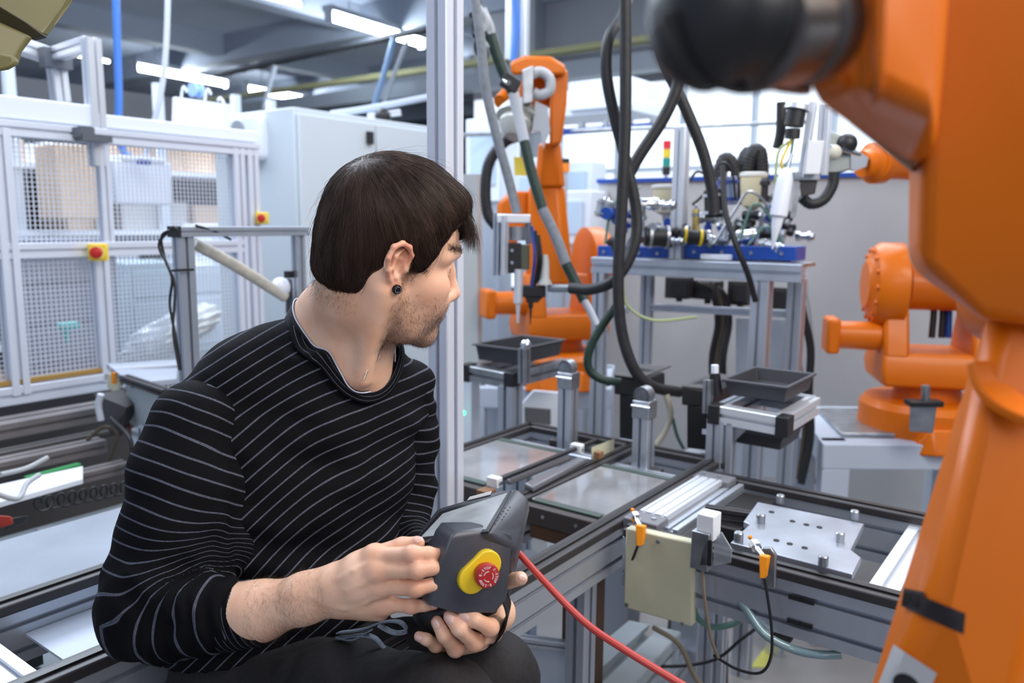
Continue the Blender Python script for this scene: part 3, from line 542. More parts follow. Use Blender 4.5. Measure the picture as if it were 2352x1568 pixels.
# two black module towers
def tower(x0, x1, y0, y1, ym, d, label, top):
    t = Thing('feeder_module', label, 'machine module', P((x0+x1)/2, y1, d)); c0, c1 = P(x0, y0, d), P(x1, ym, d)
    t.add('head', slab([P(x0, y0, d), P(x1, y0+12, d*.99), P(x1, ym+8, d*.99), P(x0, ym, d)], U, .16), BLK, bevel=.004)
    t.add('cover', slab([P(a, b, e)+Z*.004 for a, b, e in top], -Z, .006), mat('dark_grey_cover', (.10, .095, .10), .5), bevel=.002)
    t.add('column', slab([P(x0+12, ym, d), P(x1-6, ym+6, d*.99), P(x1-8, y1, d*.99), P(x0+12, y1-6, d)], U, .10), BLK, bevel=.004)
    t.add('foot', obox(A3([*P((x0+x1)/2, y1, d+.03)[:2], P(0, y1, d)[2]/2]), U*.08, V*.08, Z*P(0, y1, d)[2]), ALU)
    t.add('marking', obox(P((x0+x1)/2+10, y1-45, d-.012), V*.03, U*.003, Z*.014), WHT)
    t.add('screw', lathe(P((x0+x1)/2, (y0+ym)/2+8, d-.005), -U, [(0, .006), (.004, .006), (.004, .0001)], 10), STEEL)
tower(1410, 1470, 862, 1012, 905, 2.25, 'black feeder module left of the ring-clamp post', [(1410, 862, 2.25), (1470, 870, 2.22), (1542, 842, 2.5), (1470, 838, 2.52)])
tower(1565, 1640, 888, 1035, 930, 2.12, 'black feeder module behind the dark tray stand', [(1565, 888, 2.12), (1640, 896, 2.10), (1700, 868, 2.4), (1640, 858, 2.42)])
st_ = Thing('stopper_rod', 'black hand lever with white tip between the black modules', 'lever', P(1635, 950, 1.95)); st_.add('bracket', extr(P(1625, 948, 1.95), P(1627, 872, 1.95), .02, hint=V), STEEL); st_.add('rod', cyl(P(1645, 905, 1.97), P(1642, 858, 1.97), .016, .013), BLK); st_.add('tip', cyl(P(1642, 856, 1.97), P(1642, 838, 1.97), .009), WHT)
line('cream_cable', [(1530, 905, 2.2), (1540, 950, 2.2), (1528, 990, 2.2), (1508, 1020, 2.2)], .009, mat('cream_cable_m', (.55, .52, .42), .5), 'thick cream cable between the two black modules', 'cable').name = 'thick_cable'
line('thin_cable', [(1545, 960, 2.25), (1555, 1000, 2.25), (1570, 1030, 2.25)], .005, mat('green_tube'), 'green cable between the two black modules', 'cable')
# ================================================================ pump table
pt_ = Thing('pump_table', 'aluminium table on posts carrying pumps and blue manifolds', 'table', P(1610, 900, 2.9)); PU_ = (P(1600, 615, 2.65)-O)@U
ty = lambda x, y, o=0: PU(x, y, PU_+o)
a, b = ty(1365, 608), ty(1845, 628); pt_.add('front_beam', extr(a, b, .045, .055, hint=Z), ALU); zt2 = (a[2]+b[2])/2
pt_.add('table_top', slab([a+Z*.03, b+Z*.03, b+Z*.03+U*.12, a+Z*.03+U*.12], -Z, .012), STEEL)
for x, o, w_ in ((1380, .0, .045), (1752, .0, .055), (1488, .20, .04), (1832, .20, .05)):
    q = ty(x, 640, o); pt_.add('leg', extr(A3([q[0], q[1], 0]), A3([q[0], q[1], zt2-.028]), w_, hint=V), ALU)
q = ty(1556, 605, .05); pt_.add('mast', extr(q, A3([q[0], q[1], P(0, 275, 2.7)[2]]), .05, .04, hint=V), ALUB, label='tall bright mast')
pt_.add('stretcher', extr(ty(1490, 705, .2), ty(1835, 722, .2), .03, .025, hint=Z), ALU); pt_.add('stretcher', extr(ty(1385, 720, .3), ty(1385, 720, .3)+U*.2, .03, hint=Z), ALU)
for k, (x0, x1) in enumerate(((1388, 1545), (1585, 1840))):
    t = Thing('blue_manifold', ('left' if k == 0 else 'right')+' blue manifold bar on the pump table', 'manifold', ty((x0+x1)/2, 600, .1)); c0, c1 = ty(x0, 577, .1), ty(x1, 582, .1)
    t.add('bar', obox((c0+c1)/2, c1-c0, U*.10, Z*.045), BLUE, bevel=.003); t.add('foot', obox((c0*.85+c1*.15)-Z*.038, V*.12, U*.1, Z*.04), BLK, bevel=.003); t.add('foot', obox((c0*.2+c1*.8)-Z*.038, V*.06, U*.1, Z*.04), BLK, bevel=.003)
    for j in range(4): t.add('screw', lathe(c0+(c1-c0)*(.1+.26*j)-U*.05, -U, [(0, .006), (.004, .006), (.004, .0001)], 10), STEEL)
t = Thing('white_valve_pair', 'two small white rails stacked on the pump table front', 'rails', ty(1645, 610, .02)); 
for y_ in (590, 606): t.add('rail', obox(ty(1645, y_, .02), V*.098, U*.03, Z*.017), WHT, bevel=.002)
CUP = mat('cream_cup_plastic', (.72, .64, .42), .45)
def cup(x, y0, y1, d, r, label):
    a, b = P(x, y1, d), P(x, y0, d); h_ = b[2]-a[2]; t = Thing('glue_cup', label, 'cup', a)
    t.add('vessel', lathe(a, Z, [(0, r*.3), (h_*.12, r*.75), (h_*.35, r*.9), (h_*.9, r), (h_, r)], 28), CUP); t.add('lid', lathe(a+Z*h_, Z, [(0, r*1.08), (h_*.1, r*1.08), (h_*.12, r*.9), (h_*.12, .0001)], 28), mat('white_lid', (.82, .80, .74), .45))
    t.add('neck', cyl(a-Z*.02, a, r*.25, n=14), STEEL)
cup(1530, 432, 495, 2.9, .052, 'cream plastic cup left of the mast'); cup(1727, 405, 482, 2.85, .044, 'cream plastic cup right of the mast')
def part_cyl(name, a, b, r, m, label, cat, rings=0, m2=None):
    a, b = P(*a), P(*b); t = Thing(name, label, cat, (a+b)/2); ax = nrm(b-a); L = np.linalg.norm(b-a)
    t.add('body', lathe(a, ax, [(0, r*.9), (L*.04, r), (L*.96, r), (L, r*.9)], 24), m)
    t.add('collar', lathe(a+ax*L*.15, ax, [(0, r*1.15), (L*.1, r*1.15)], 24), m2 or STEEL); t.add('collar', lathe(a+ax*L*.75, ax, [(0, r*1.15), (L*.1, r*1.15)], 24), m2 or STEEL); t.add('tip', lathe(b, ax, [(0, r*.5), (L*.15, r*.45), (L*.18, .0001)], 16), CHROME)
part_cyl('pump_motor', (1480, 542, 2.7), (1545, 545, 2.7), .034, BLK, 'black pump motor lying left of the mast', 'motor'); part_cyl('pump_motor', (1560, 540, 2.65), (1620, 548, 2.65), .024, BLK, 'black pump motor with yellow ring right of the mast', 'motor', m2=YEL)
part_cyl('silver_pump', (1460, 470, 2.75), (1512, 468, 2.75), .020, CHROME, 'chrome ball-ended pump rod left of the mast', 'pump'); part_cyl('filter_glass', (1672, 470, 2.75), (1672, 405, 2.75), .030, mat('blue_glass', (.25, .30, .45), .2), 'bluish filter bowl between mast and cup', 'filter', m2=BLUE)
part_cyl('black_plug', (1640, 500, 2.5), (1638, 435, 2.5), .028, BLK, 'large black hose connector with silver stripes over the table', 'connector', m2=ALUB)
part_cyl('steel_valve', (1690, 545, 2.65), (1735, 540, 2.65), .022, CHROME, 'chrome valve body right of the mast', 'valve'); part_cyl('steel_valve', (1385, 500, 2.75), (1395, 460, 2.75), .030, STEEL, 'steel pressure can at the table\'s left end', 'valve')
part_cyl('brass_valve', (1598, 545, 2.7), (1598, 480, 2.7), .012, mat('brass', (.55, .42, .15), .35, .8), 'slim brass valve beside the mast', 'valve'); part_cyl('steel_valve', (1745, 560, 2.6), (1800, 575, 2.55), .018, STEEL, 'steel valve at the right end of the blue manifold', 'valve')
rs2 = random.Random(5)
cl_ = [('black_fitting', BLK), ('steel_fitting', STEEL), ('chrome_fitting', CHROME), ('blue_fitting', BLUE), ('dark_fitting', DCAP)]
pos = ['left end', 'left part', 'middle', 'right part', 'right end']
fit_ = []
for k in range(52):
    x = rs2.uniform(1385, 1840); y = rs2.uniform(520, 570) if k < 36 else rs2.uniform(455, 520); d = rs2.uniform(2.62, 2.95); n_, m = rs2.choice(cl_); a = P(x, y, d); r = rs2.uniform(.010, .024); ax = rs2.choice((Z, U, V, nrm(U+Z), nrm(V-Z)))
    t = Thing('pipe_fitting', '', 'fitting', a, '%ss on the pump table' % n_.replace('_', ' ')); fit_.append((n_.replace('_', ' '), x, t.o))
    L = rs2.uniform(.03, .07); t.add('body', lathe(a, ax, [(0, r), (L*.3, r), (L*.3, r*.7), (L*.8, r*.7), (L*.8, r*1.05), (L, r*1.05)], 12), m); t.add('nut', lathe(a+ax*L, ax, [(0, r*.8), (r*.6, r*.8)], 6), STEEL)
ORD = ('first', 'second', 'third', 'fourth', 'fifth', 'sixth', 'seventh', 'eighth', 'ninth', 'tenth', 'eleventh', 'twelfth', 'thirteenth', 'fourteenth', 'fifteenth', 'sixteenth', 'seventeenth')
for kd in sorted(set(q[0] for q in fit_)):
    for i, q in enumerate(sorted((q for q in fit_ if q[0] == kd), key=lambda q: q[1])): q[2]['label'] = '%s %s from the left among the fittings on the pump table' % (ORD[i], kd)
# small tubes over the table
tb = [((1390, 560, 2.75), (1400, 500, 2.75), (1430, 440, 2.75), (1470, 430, 2.8)), ((1580, 420, 2.8), (1600, 395, 2.8), (1620, 400, 2.8)), ((1640, 560, 2.6), (1690, 480, 2.6), (1720, 440, 2.6), (1760, 470, 2.6), (1800, 560, 2.6)),
      ((1700, 550, 2.6), (1730, 470, 2.6), (1770, 500, 2.6), (1810, 590, 2.6)), ((1620, 470, 2.7), (1650, 380, 2.7), (1680, 390, 2.7), (1690, 460, 2.7)), ((1430, 600, 2.7), (1450, 540, 2.7), (1500, 520, 2.7)), ((1720, 560, 2.6), (1760, 520, 2.6), (1790, 555, 2.6)), ((1590, 470, 2.7), (1640, 440, 2.7), (1680, 520, 2.7))]
for i, q in enumerate(tb): single('thin_tube', tube([P(*a) for a in q], .0045, 8), (mat('green_tube'), BLK, STEEL)[i % 3], '%s thin bent %s tube from the left arching over the pump table' % (('first', 'second', 'third')[i//3], ('green', 'black', 'steel')[i % 3]), 'tube', 'thin %s tubes over the pump table' % ('green', 'black', 'steel')[i % 3])
for i, q in enumerate((((1650, 500, 3.0), (1655, 400, 3.0), (1668, 365, 3.0), (1690, 400, 3.0), (1690, 470, 3.0)), ((1700, 420, 3.1), (1712, 360, 3.1), (1728, 358, 3.1), (1740, 420, 3.1)), ((1712, 400, 3.0), (1728, 352, 3.0), (1745, 352, 3.0), (1750, 410, 3.0)))):
    single('corrugated_hose', tube([P(*a) for a in q], .026, 12, ridges=.012), RUB, ('black corrugated hose arching highest at the left behind the table', 'black corrugated hose arching in the middle behind the table', 'black corrugated hose arching beside the right cup')[i], 'hose')
# black hardware below the table
for i, (x, y, w_, h_) in enumerate(((1560, 660, .07, .08), (1625, 665, .08, .07), (1700, 672, .06, .09), (1800, 690, .07, .10))):
    t = Thing('junction_box', 'dark junction box %s under the pump table' % ('first from left', 'second from left', 'third from left', 'rightmost')[i], 'box', P(x, y+25, 3.0)); t.add('housing', obox(P(x, y, 3.0), V*w_*1.3, U*.06, Z*h_), mat('dark_box', (.045, .04, .04), .5), bevel=.004); t.add('cover', obox(P(x, y, 2.96), V*w_*.9, U*.01, Z*h_*.7), DCAP); t.add('gland', cyl(P(x, y+20, 2.98), P(x, y+32, 2.98), .012), BLK)
for i, x in enumerate((1640, 1650, 1660, 1668, 1655, 1645)):
    single('hanging_cable', tube([P(1600+i*9, 650, 2.95), P(x-5, 668+i*3, 2.95), P(x+8, 740, 2.95+.01*i), P(x-6, 830, 2.95), P(x+2-i, 960, 2.95)], .011, 8), (BLK, mat('brown_cable', (.09, .07, .045), .6), DCAP)[i % 3], '%s %s cable in the bundle hanging below the pump table' % (('left', 'right')[i//3], ('black', 'brown', 'dark grey')[i % 3]), 'cable', '%s cables hanging below the pump table' % ('black', 'brown', 'dark grey')[i % 3])
for i, q in enumerate((((1835, 640, 2.75), (1845, 720, 2.75), (1862, 800, 2.75), (1858, 900, 2.75), (1862, 1000, 2.75), (1840, 1110, 2.75)), ((1850, 640, 2.8), (1868, 760, 2.8), (1868, 900, 2.8), (1850, 1000, 2.8), (1870, 1110, 2.8)), ((1845, 700, 2.78), (1835, 820, 2.78), (1850, 950, 2.78), (1835, 1100, 2.78)))):
    single('hanging_cable', tube([P(*a) for a in q], (.014, .008, .010)[i], 8), (BLK, mat('grey_cable', (.4, .42, .44), .5), mat('brown_cable'))[i], ('thick black cable hanging at the right table leg', 'pale grey cable hanging at the right table leg', 'brown cable hanging at the right table leg')[i], 'cable')
single('thin_tube', tube([P(1430, 640, 2.6), P(1440, 700, 2.6), P(1500, 735, 2.6), P(1600, 728, 2.6)], .005, 8), mat('pale_green_tube', (.35, .42, .20), .4), 'pale green tube drooping under the pump table', 'tube')
single('back_panel', mbox(2.3, 2.32, -.72, .0, .3, 1.2), mat('pale_green_grey', (.36, .40, .38), .6), 'pale green-grey sheet behind the table legs', 'panel') if False else None
single('drip_sheet', slab([ty(1690, 730, .42), ty(1830, 735, .42), ty(1825, 1100, .42), ty(1690, 1090, .42)], U, .01), mat('pale_blue_sheet', (.45, .50, .58), .4), 'pale blue metal sheet between the right table legs', 'panel')
# signal tower lamp and small orange lamp
SD = PU(1530, 400, 2.77)[1]; sl = Thing('signal_tower', 'signal tower lamp with red, yellow and green segments', 'signal lamp', P(1530, 400, SD)); y_ = [398, 378, 357, 336, 321]
zz = [P(1530, q, SD)[2] for q in (402, 382, 362, 342, 322)]; c = P(1530, 400, SD)
for i, (nm, m) in enumerate((('base', BLK), ('green_segment', mat('green_lens', (.01, .30, .24), .3)), ('yellow_segment', mat('yellow_lens', (.85, .65, .05), .3)), ('red_segment', mat('red_lens', (.75, .02, .04), .3)))): sl.add(nm, cyl(A3([c[0], c[1], zz[i]]), A3([c[0], c[1], zz[i+1]-.003]), .022, n=18), m)
sl.add('pole', cyl(A3([c[0], c[1], 1.735]), A3([c[0], c[1], zz[0]]), .01), ALU)
o_ = Thing('warning_lamp', 'small orange warning lamp with black top beside the rear robot', 'warning lamp', P(1299, 398, 4.4)); o_.add('lens', cyl(P(1299, 395, 4.4), P(1299, 375, 4.4), .022, n=16), mat('orange_lens', (.95, .28, .02), .3)); o_.add('cap', cyl(P(1299, 375, 4.4), P(1299, 364, 4.4), .022, n=16), BLK); o_.add('pole', cyl(A3([*P(1299, 395, 4.4)[:2], 0]), P(1299, 395, 4.4), .012), ALU)
# blue cable duct and pale machinery seen past the rear robot
bd_ = Thing('blue_cable_duct', 'blue cable duct running behind the robots at mid height', 'duct', P(1400, 298, 5.5)); a, b = P(1280, 304, 5.5), P(1500, 288, 5.7); bd_.add('duct', obox((a+b)/2, b-a, U*.06, Z*.035), BLUE)
for k in range(5): e = a+(b-a)*k/4; bd_.add('bracket', obox(e+Z*.03, V*.03, U*.05, Z*.05), STEEL)
a, b = P(1060, 310, 5.4), P(1850, 280, 5.8); single('conduit', cyl(a, b, .014, n=8), STEEL, 'thin conduit running across the bright wall', 'pipe')
single('white_machine_hood', obox(P(1410, 225, 6.6), V*.55, U*.5, Z*.22), mat('white_hood', (.80, .86, .95), .5), 'white machine hood standing high behind the black hoses', 'hood', bevel=.01); single('white_machine_hood', obox(P(1350, 260, 6.8), V*1.1, U*.5, Z*.10), mat('white_hood'), 'long white hood lying under the taller one', 'hood', bevel=.01)
for i, (x, y, w_, h_, d) in enumerate(((1130, 370, .30, .55, 5.6), (1340, 430, .24, .33, 5.6), (1325, 500, .3, .3, 4.7), (1240, 470, .36, .7, 6.4))):
    t = Thing('pale_machine', ('pale machine frame left of the rear robot', 'pale machine frame with window right of the rear robot', 'low white machine right of the rear robot', 'white machine directly behind the rear robot')[i], 'machine', P(x, y+80, d)); c = P(x, y, d); t.add('body', obox(c, V*w_, U*.2, Z*h_), mat('white_machine', (.72, .78, .86), .4), bevel=.008); t.add('pane', obox(c-U*.105, V*w_*.7, U*.01, Z*h_*.6), mat('pale_pane', (.5, .62, .75), .2)); t.add('foot', obox(A3([c[0], c[1], (c[2]-h_/2)/2]), V*w_*.8, U*.15, Z*(c[2]-h_/2)), ALU)
single('grey_side_panel', slab([P(1062, 400, 3.6), P(1096, 400, 3.6), P(1098, 860, 3.5), P(1058, 860, 3.5)], U, .03), mat('side_panel_paint', (.42, .46, .47), .5), 'narrow grey-green panel just right of the pillar', 'panel')
# ================================================================ hoses over the centre
BH = 2.15
line('black_hose', [(1436, -30, BH), (1437, 120, BH), (1436, 300, BH), (1428, 480, BH), (1420, 640, BH), (1428, 760, BH), (1458, 850, BH), (1500, 888, BH+.02), (1560, 900, BH+.1)], .0155, RUB, 'long black hose hanging straight from the top to the black module')
line('black_hose', [(1445, 0, BH+.2), (1425, 45, BH+.12), (1398, 90, BH+.06), (1393, 170, BH+.05), (1412, 270, BH+.05), (1440, 380, BH+.05), (1462, 490, BH+.05), (1455, 570, BH+.04), (1415, 640, BH+.04), (1360, 664, BH+.08), (1310, 662, BH+.12)], .0155, RUB, 'black hose bowing left then turning to the rear robot tool')
line('black_hose', [(1570, 100, BH+.1), (1558, 190, BH+.1), (1525, 270, BH+.1), (1470, 355, BH+.1), (1445, 400, BH+.1)], .0165, RUB, 'black hose slanting from the dark tool down to the left')
line('black_hose', [(1500, 40, BH+.25), (1530, 150, BH+.22), (1575, 250, BH+.2), (1615, 350, BH+.2), (1636, 440, BH+.2), (1640, 490, BH+.2)], .0165, RUB, 'black hose slanting right down to the pump table')
line('dark_green_hose', [(1418, 700, 2.2), (1385, 745, 2.2), (1355, 800, 2.2), (1352, 845, 2.2), (1380, 870, 2.2), (1425, 878, 2.2)], .012, DGRN, 'dark green hose looping down to the black module')
line('thin_cable', [(1660, 380, 2.5), (1665, 480, 2.45), (1690, 560, 2.4), (1718, 630, 2.4), (1735, 690, 2.45)], .009, BLK, 'black cable draped over the front of the pump table', 'cable')
# ================================================================ rear robot
def rc_(p, s): return A3(p)+A3([s[0], s[1], s[2]])
def robot_base(cx, d, yb_, label, name='industrial_robot', s=1., ped=True):
    b = P(cx, yb_, d); t = Thing(name, label, 'robot', b); X_ = A3([1., 0, 0]); Y_ = A3([0, 1., 0])
    t.add('base_casting', lathe(b, Z, [(0, .235*s), (.02*s, .25*s), (.13*s, .245*s), (.155*s, .225*s), (.16*s, .14*s), (.16*s, .0001)], 40), ORG)
    t.add('base_foot', hull([b+A3(q)*s for q in ((-.17, -.24, -.01), (.17, -.24, -.01), (.10, -.30, .0), (-.10, -.30, .0), (-.17, -.1, -.01), (.17, -.1, -.01), (-.11, -.26, .09), (.11, -.26, .09), (0, -.1, .09))]), ORG, bevel=.008)
    t.add('swivel_neck', lathe(b+Z*.16*s, Z, [(0, .125*s), (.05*s, .12*s), (.06*s, .15*s)], 36), ORGD)
    c = b+Z*.30*s
    return t, b, c, X_, Y_
def cheek(c, s, y0, y1, rx, top): # side cheek outline in the x-z plane extruded
    pass
def robot_mid(t, c, s, discside, X_, Y_, ang=18):
    ang = math.radians(ang); X2 = X_*math.cos(ang)+Y_*math.sin(ang)*1.; Y2 = -X_*math.sin(ang)+Y_*math.cos(ang)
    t.add('swivel_body', hull([c+X2*a*s+Y2*b_*s+Z*q*s for a, b_, q in ((-.20, -.16, -.08), (.20, -.16, -.08), (.20, .16, -.08), (-.20, .16, -.08), (-.21, -.17, -.02), (.21, -.17, -.02), (.21, .17, -.02), (-.21, .17, -.02), (-.2, -.14, .05), (.2, -.14, .05), (.2, .15, .05), (-.2, .15, .05))]), ORG, bevel=.012)
    for sg in (-1, 1):
        t.add('cheek', hull([c+X2*(sg*.155+w_)*s+Y2*b_*s+Z*q*s for w_ in (-.045, .045) for b_, q in ((-.15, .03), (.15, .03), (-.12, .14), (.12, .14), (-.08, .24), (.08, .24))]), ORG, bevel=.012)
    j = c+Z*.30*s; r = .165*s
    dk = t.add('shoulder_gear', lathe(j+X2*discside*.12*s, X2*discside, [(0, r*.8), (.01*s, r), (.09*s, r), (.115*s, r*.9), (.13*s, r*.62), (.14*s, r*.55), (.14*s, .0001)], 44), ORG, label='round shoulder gear housing')
    for k in range(14):
        q = 2*math.pi*k/14; e = j+X2*discside*.235*s+(Y2*math.cos(q)+Z*math.sin(q))*r*.82; t.add('bolt', lathe(e, X2*discside, [(0, .009*s), (.012*s, .009*s), (.012*s, .0001)], 8), ORGD, parent=dk)
    m0 = c+X2*-.19*s+Z*.10*s-Y2*.04*s; mo = t.add('motor', cyl(m0, m0-X2*.17*s, .058*s, .055*s, 24), ORG, label='motor pointing left'); t.add('motor_flange', obox(m0-X2*.19*s, X2*.05*s, Y2*.14*s, Z*.14*s), ORG, parent=mo, bevel=.012)
    return j, X2, Y2
def stand(px0, px1, y0, d, label, h_=.11):
    t = Thing('robot_stand', label, 'stand', A3([*P((px0+px1)/2, y0, d)[:2], 0])); a, b = P(px0, y0, d), P(px1, y0, d); L = np.linalg.norm(b-a); dep = V*0+A3([.15, 1., 0])*.5; z0 = a[2]; a = A3([a[0], a[1], z0]); b = A3([b[0], b[1], z0])
    X_ = nrm(b-a); 
    for o in (A3([0, 0, 0]), dep): t.add('top_beam', obox((a+b)/2+o-Z*.045, (b-a), nrm(dep)*.09, Z*.09), GRYP, bevel=.004)
    for e in (a+X_*.05, b-X_*.05): t.add('side_beam', obox(e+dep/2-Z*.045, X_*.09, dep, Z*.09), GRYP, bevel=.004)
    for e in (a+X_*.05, b-X_*.05):
        for o in (A3([0, 0, 0]), dep): t.add('leg', obox(A3([e[0]+o[0], e[1]+o[1], (z0-.09)/2]), X_*.095, nrm(dep)*.09, Z*(z0-.09)), GRYP, bevel=.004)
    t.add('top_plate', obox((a+b)/2+dep/2+Z*.008, (b-a)*.75, dep*.8, Z*.016), STEEL, bevel=.003); return t
stand(1065, 1405, 885, 3.45, 'white-painted steel stand under the rear robot')
stand(1885, 2330, 1012, 2.75, 'white-painted steel stand under the right robot')
t = Thing('white_cover_block', 'white sloped cover block in front of the rear robot stand', 'cover', P(1260, 960, 3.0)); t.add('cover', hull([P(x, y, d) for x, y in ((1198, 925), (1225, 895), (1290, 900), (1300, 935), (1300, 985), (1205, 975)) for d in (2.95, 3.2)]), WHT, bevel=.006); t.add('recess', slab([P(1205, 935, 2.94), P(1265, 940, 2.94), P(1265, 975, 2.94), P(1205, 968, 2.94)], A3([0, 1., 0]), .004), mat('dark_recess', (.12, .12, .13), .6)); t.add('leg', obox(A3([*P(1285, 985, 3.05)[:2], .4]), V*.06, U*.06, Z*.8), WHT)
t = Thing('white_pedestal', 'white pedestal with a green indicator light right of the pillar', 'pedestal', P(1085, 960, 2.7)); c = P(1080, 930, 2.75); t.add('column', obox(A3([c[0], c[1], .58]), V*.05, U*.05, Z*1.16*.7), WHT, bevel=.004); t.add('indicator', ball(P(1064, 948, 2.68), .008, 10, 8), mat('green_led', (.05, 1., .4), .3, em=4))
r1, b, c, X_, Y_ = robot_base(1280, 3.6, 872, 'orange industrial robot at the rear, beside the pump table', s=.90)
j1, X2, Y2 = robot_mid(r1, c, .90, 1, X_, Y_)
def arm_hull(t, name, secs, m=ORG, bevel=.012, **k): # sections: (px, py, d, halfwidth px, halfdepth m)
    pts = []
    for px, py, d, hw, hd in secs:
        w_ = hw/F*d; c_ = P(px, py, d); pts += [c_+A3([sx*w_*a, sy*hd*e, 0]) for sx in (-1, 1) for sy in (-1, 1) for a, e in ((1, .6), (.6, 1))]
    return t.add(name, hull(pts), m, bevel=bevel, **k)
arm_hull(r1, 'lower_arm', [(1262, 650, 3.55, 55, .07), (1262, 560, 3.55, 48, .07), (1255, 430, 3.55, 40, .06)]); arm_hull(r1, 'lower_arm_rib', [(1262, 430, 3.53, 34, .06), (1262, 330, 3.5, 24, .06)])
arm_hull(r1, 'rear_link', [(1165, 560, 3.6, 18, .05), (1170, 470, 3.6, 28, .05), (1200, 440, 3.6, 30, .05), (1200, 500, 3.6, 50, .05)])
r1.add('yellow_label_plate', slab([P(1180, 360, 3.42), P(1225, 362, 3.42), P(1228, 405, 3.42), P(1182, 402, 3.42)], Y_, .02), mat('yellow_cover', (.85, .68, .08), .5), label='yellow plate')
hd = [P(x, y, d) for x, y in ((1172, 140), (1210, 128), (1270, 130), (1300, 150), (1305, 190), (1298, 235), (1283, 240), (1275, 190), (1240, 165), (1175, 172)) for d in (3.15, 3.5)]
r1.add('elbow_hood', hull([P(x, y, d) for x, y in ((1172, 142), (1205, 128), (1265, 130), (1298, 150), (1300, 172), (1240, 165), (1175, 172)) for d in (3.1, 3.5)]), ORG, bevel=.012); r1.add('elbow_side', hull([P(x, y, d) for x, y in ((1270, 150), (1304, 160), (1302, 235), (1290, 330), (1262, 335), (1262, 240)) for d in (3.15, 3.5)]), ORG, bevel=.012)
r1.add('elbow_housing', lathe(P(1235, 200, 3.25), Y_, [(0, .05), (.02, .07), (.18, .075), (.2, .06)], 28), ORGD); r1.add('wrist_motor', cyl(P(1150, 235, 3.2), P(1168, 215, 3.25), .03, n=18), ORG)
r1.add('wrist_flange', lathe(P(1190, 262, 3.1), nrm(A3([-.2, -.5, -1])), [(-.04, .05), (0, .075), (.02, .08), (.025, .06), (.05, .065), (.08, .05), (.1, .03)], 28), mat('cast_grey', (.50, .50, .46), .4, .4)); r1.add('gripper_plate', slab([P(1230, 232, 3.05), P(1258, 245, 3.05), P(1264, 300, 3.05), P(1248, 342, 3.05), P(1242, 302, 3.05), P(1222, 300, 3.05)], Y_, .02), mat('grey_bracket', (.38, .41, .46), .4, .4), label='grey sheet bracket'); r1.add('hose_ring', tube([P(1215, 175, 3.05), P(1240, 165, 3.05), P(1262, 180, 3.05), P(1262, 208, 3.05), P(1240, 218, 3.05), P(1225, 212, 3.05)], .018, 14, ridges=.01), mat('grey_hose', (.45, .47, .5), .5), label='grey ribbed hose loop')
r1.add('wrist_bracket', hull([P(x, y, d) for x, y in ((1200, 160), (1225, 150), (1225, 235), (1200, 240)) for d in (3.0, 3.1)]), STEEL, bevel=.004)
# hose package
line('corrugated_hose', [(1200, 310, 3.1), (1160, 325, 3.1), (1125, 370, 3.1), (1115, 430, 3.1), (1120, 490, 3.1), (1140, 520, 3.1)], .020, RUB, 'black corrugated hose looping left of the rear robot', ridges=.014)
line('grey_hose', [(1090, -10, 2.5), (1105, 100, 2.5), (1115, 200, 2.5), (1140, 310, 2.5), (1165, 400, 2.5), (1188, 490, 2.5)], .0145, GSLV, 'grey sleeved hose from the top beside the pillar to the tool')
line('green_grey_hose', [(1128, 80, 2.6), (1150, 150, 2.6), (1180, 215, 2.6)], .018, DGRN, 'dark green hose section below the cable cluster', ).name = 'green_hose'
line('grey_hose', [(1178, 210, 2.6), (1192, 270, 2.58), (1205, 330, 2.55)], .017, mat('pale_sleeve', (.42, .44, .48), .6), 'pale grey middle section of the hose in front of the rear robot')
line('green_hose', [(1204, 325, 2.55), (1222, 400, 2.53), (1248, 485, 2.5)], .0165, DGRN, 'dark green hose section crossing the rear robot arm')
line('grey_hose', [(1246, 480, 2.5), (1275, 540, 2.48), (1302, 610, 2.45)], .0165, GSLV, 'grey hose section right of the hanging tool')
line('green_hose', [(1300, 605, 2.45), (1320, 645, 2.44), (1342, 690, 2.42)], .0165, DGRN, 'short dark green hose section above the white tube end')
line('white_tube', [(1340, 686, 2.42), (1356, 715, 2.42), (1370, 745, 2.42)], .011, mat('white_cable'), 'pale tube end of the slanting hose', 'tube')
for i, q in enumerate((((1082, 30, 2.6), (1100, 60, 2.6), (1095, 110, 2.6), (1110, 135, 2.6)), ((1095, 10, 2.6), (1118, 50, 2.6), (1105, 90, 2.6), (1125, 110, 2.6)), ((1085, 80, 2.6), (1112, 75, 2.6), (1130, 100, 2.6)), ((1100, 0, 2.6), (1090, 60, 2.6), (1115, 120, 2.6), (1108, 150, 2.6)), ((1110, 20, 2.65), (1130, 70, 2.65), (1128, 120, 2.65)))):
    single('tangled_cable', tube([P(*a) for a in q], .010, 8), (BLK, mat('grey_cable'), BLK)[i % 3], ('left black cable in the tangle beside the pillar top', 'left grey cable in the tangle beside the pillar top', 'middle black cable in the tangle beside the pillar top', 'longest black cable in the tangle beside the pillar top', 'right grey cable in the tangle beside the pillar top')[i], 'cable', '%s cables in the tangle beside the pillar top' % ('black', 'grey', 'black')[i % 3])
t = Thing('cable_clamp', 'dark clamp block on the hose before the robot elbow', 'clamp', P(1170, 190, 2.6)); t.add('block', obox(P(1172, 192, 2.6), A3([.05, 0, -.03]), Y_*.04, A3([.02, 0, .04])), BLK, bevel=.004); t.add('bolt', cyl(P(1160, 185, 2.57), P(1168, 190, 2.55), .008), CHROME)
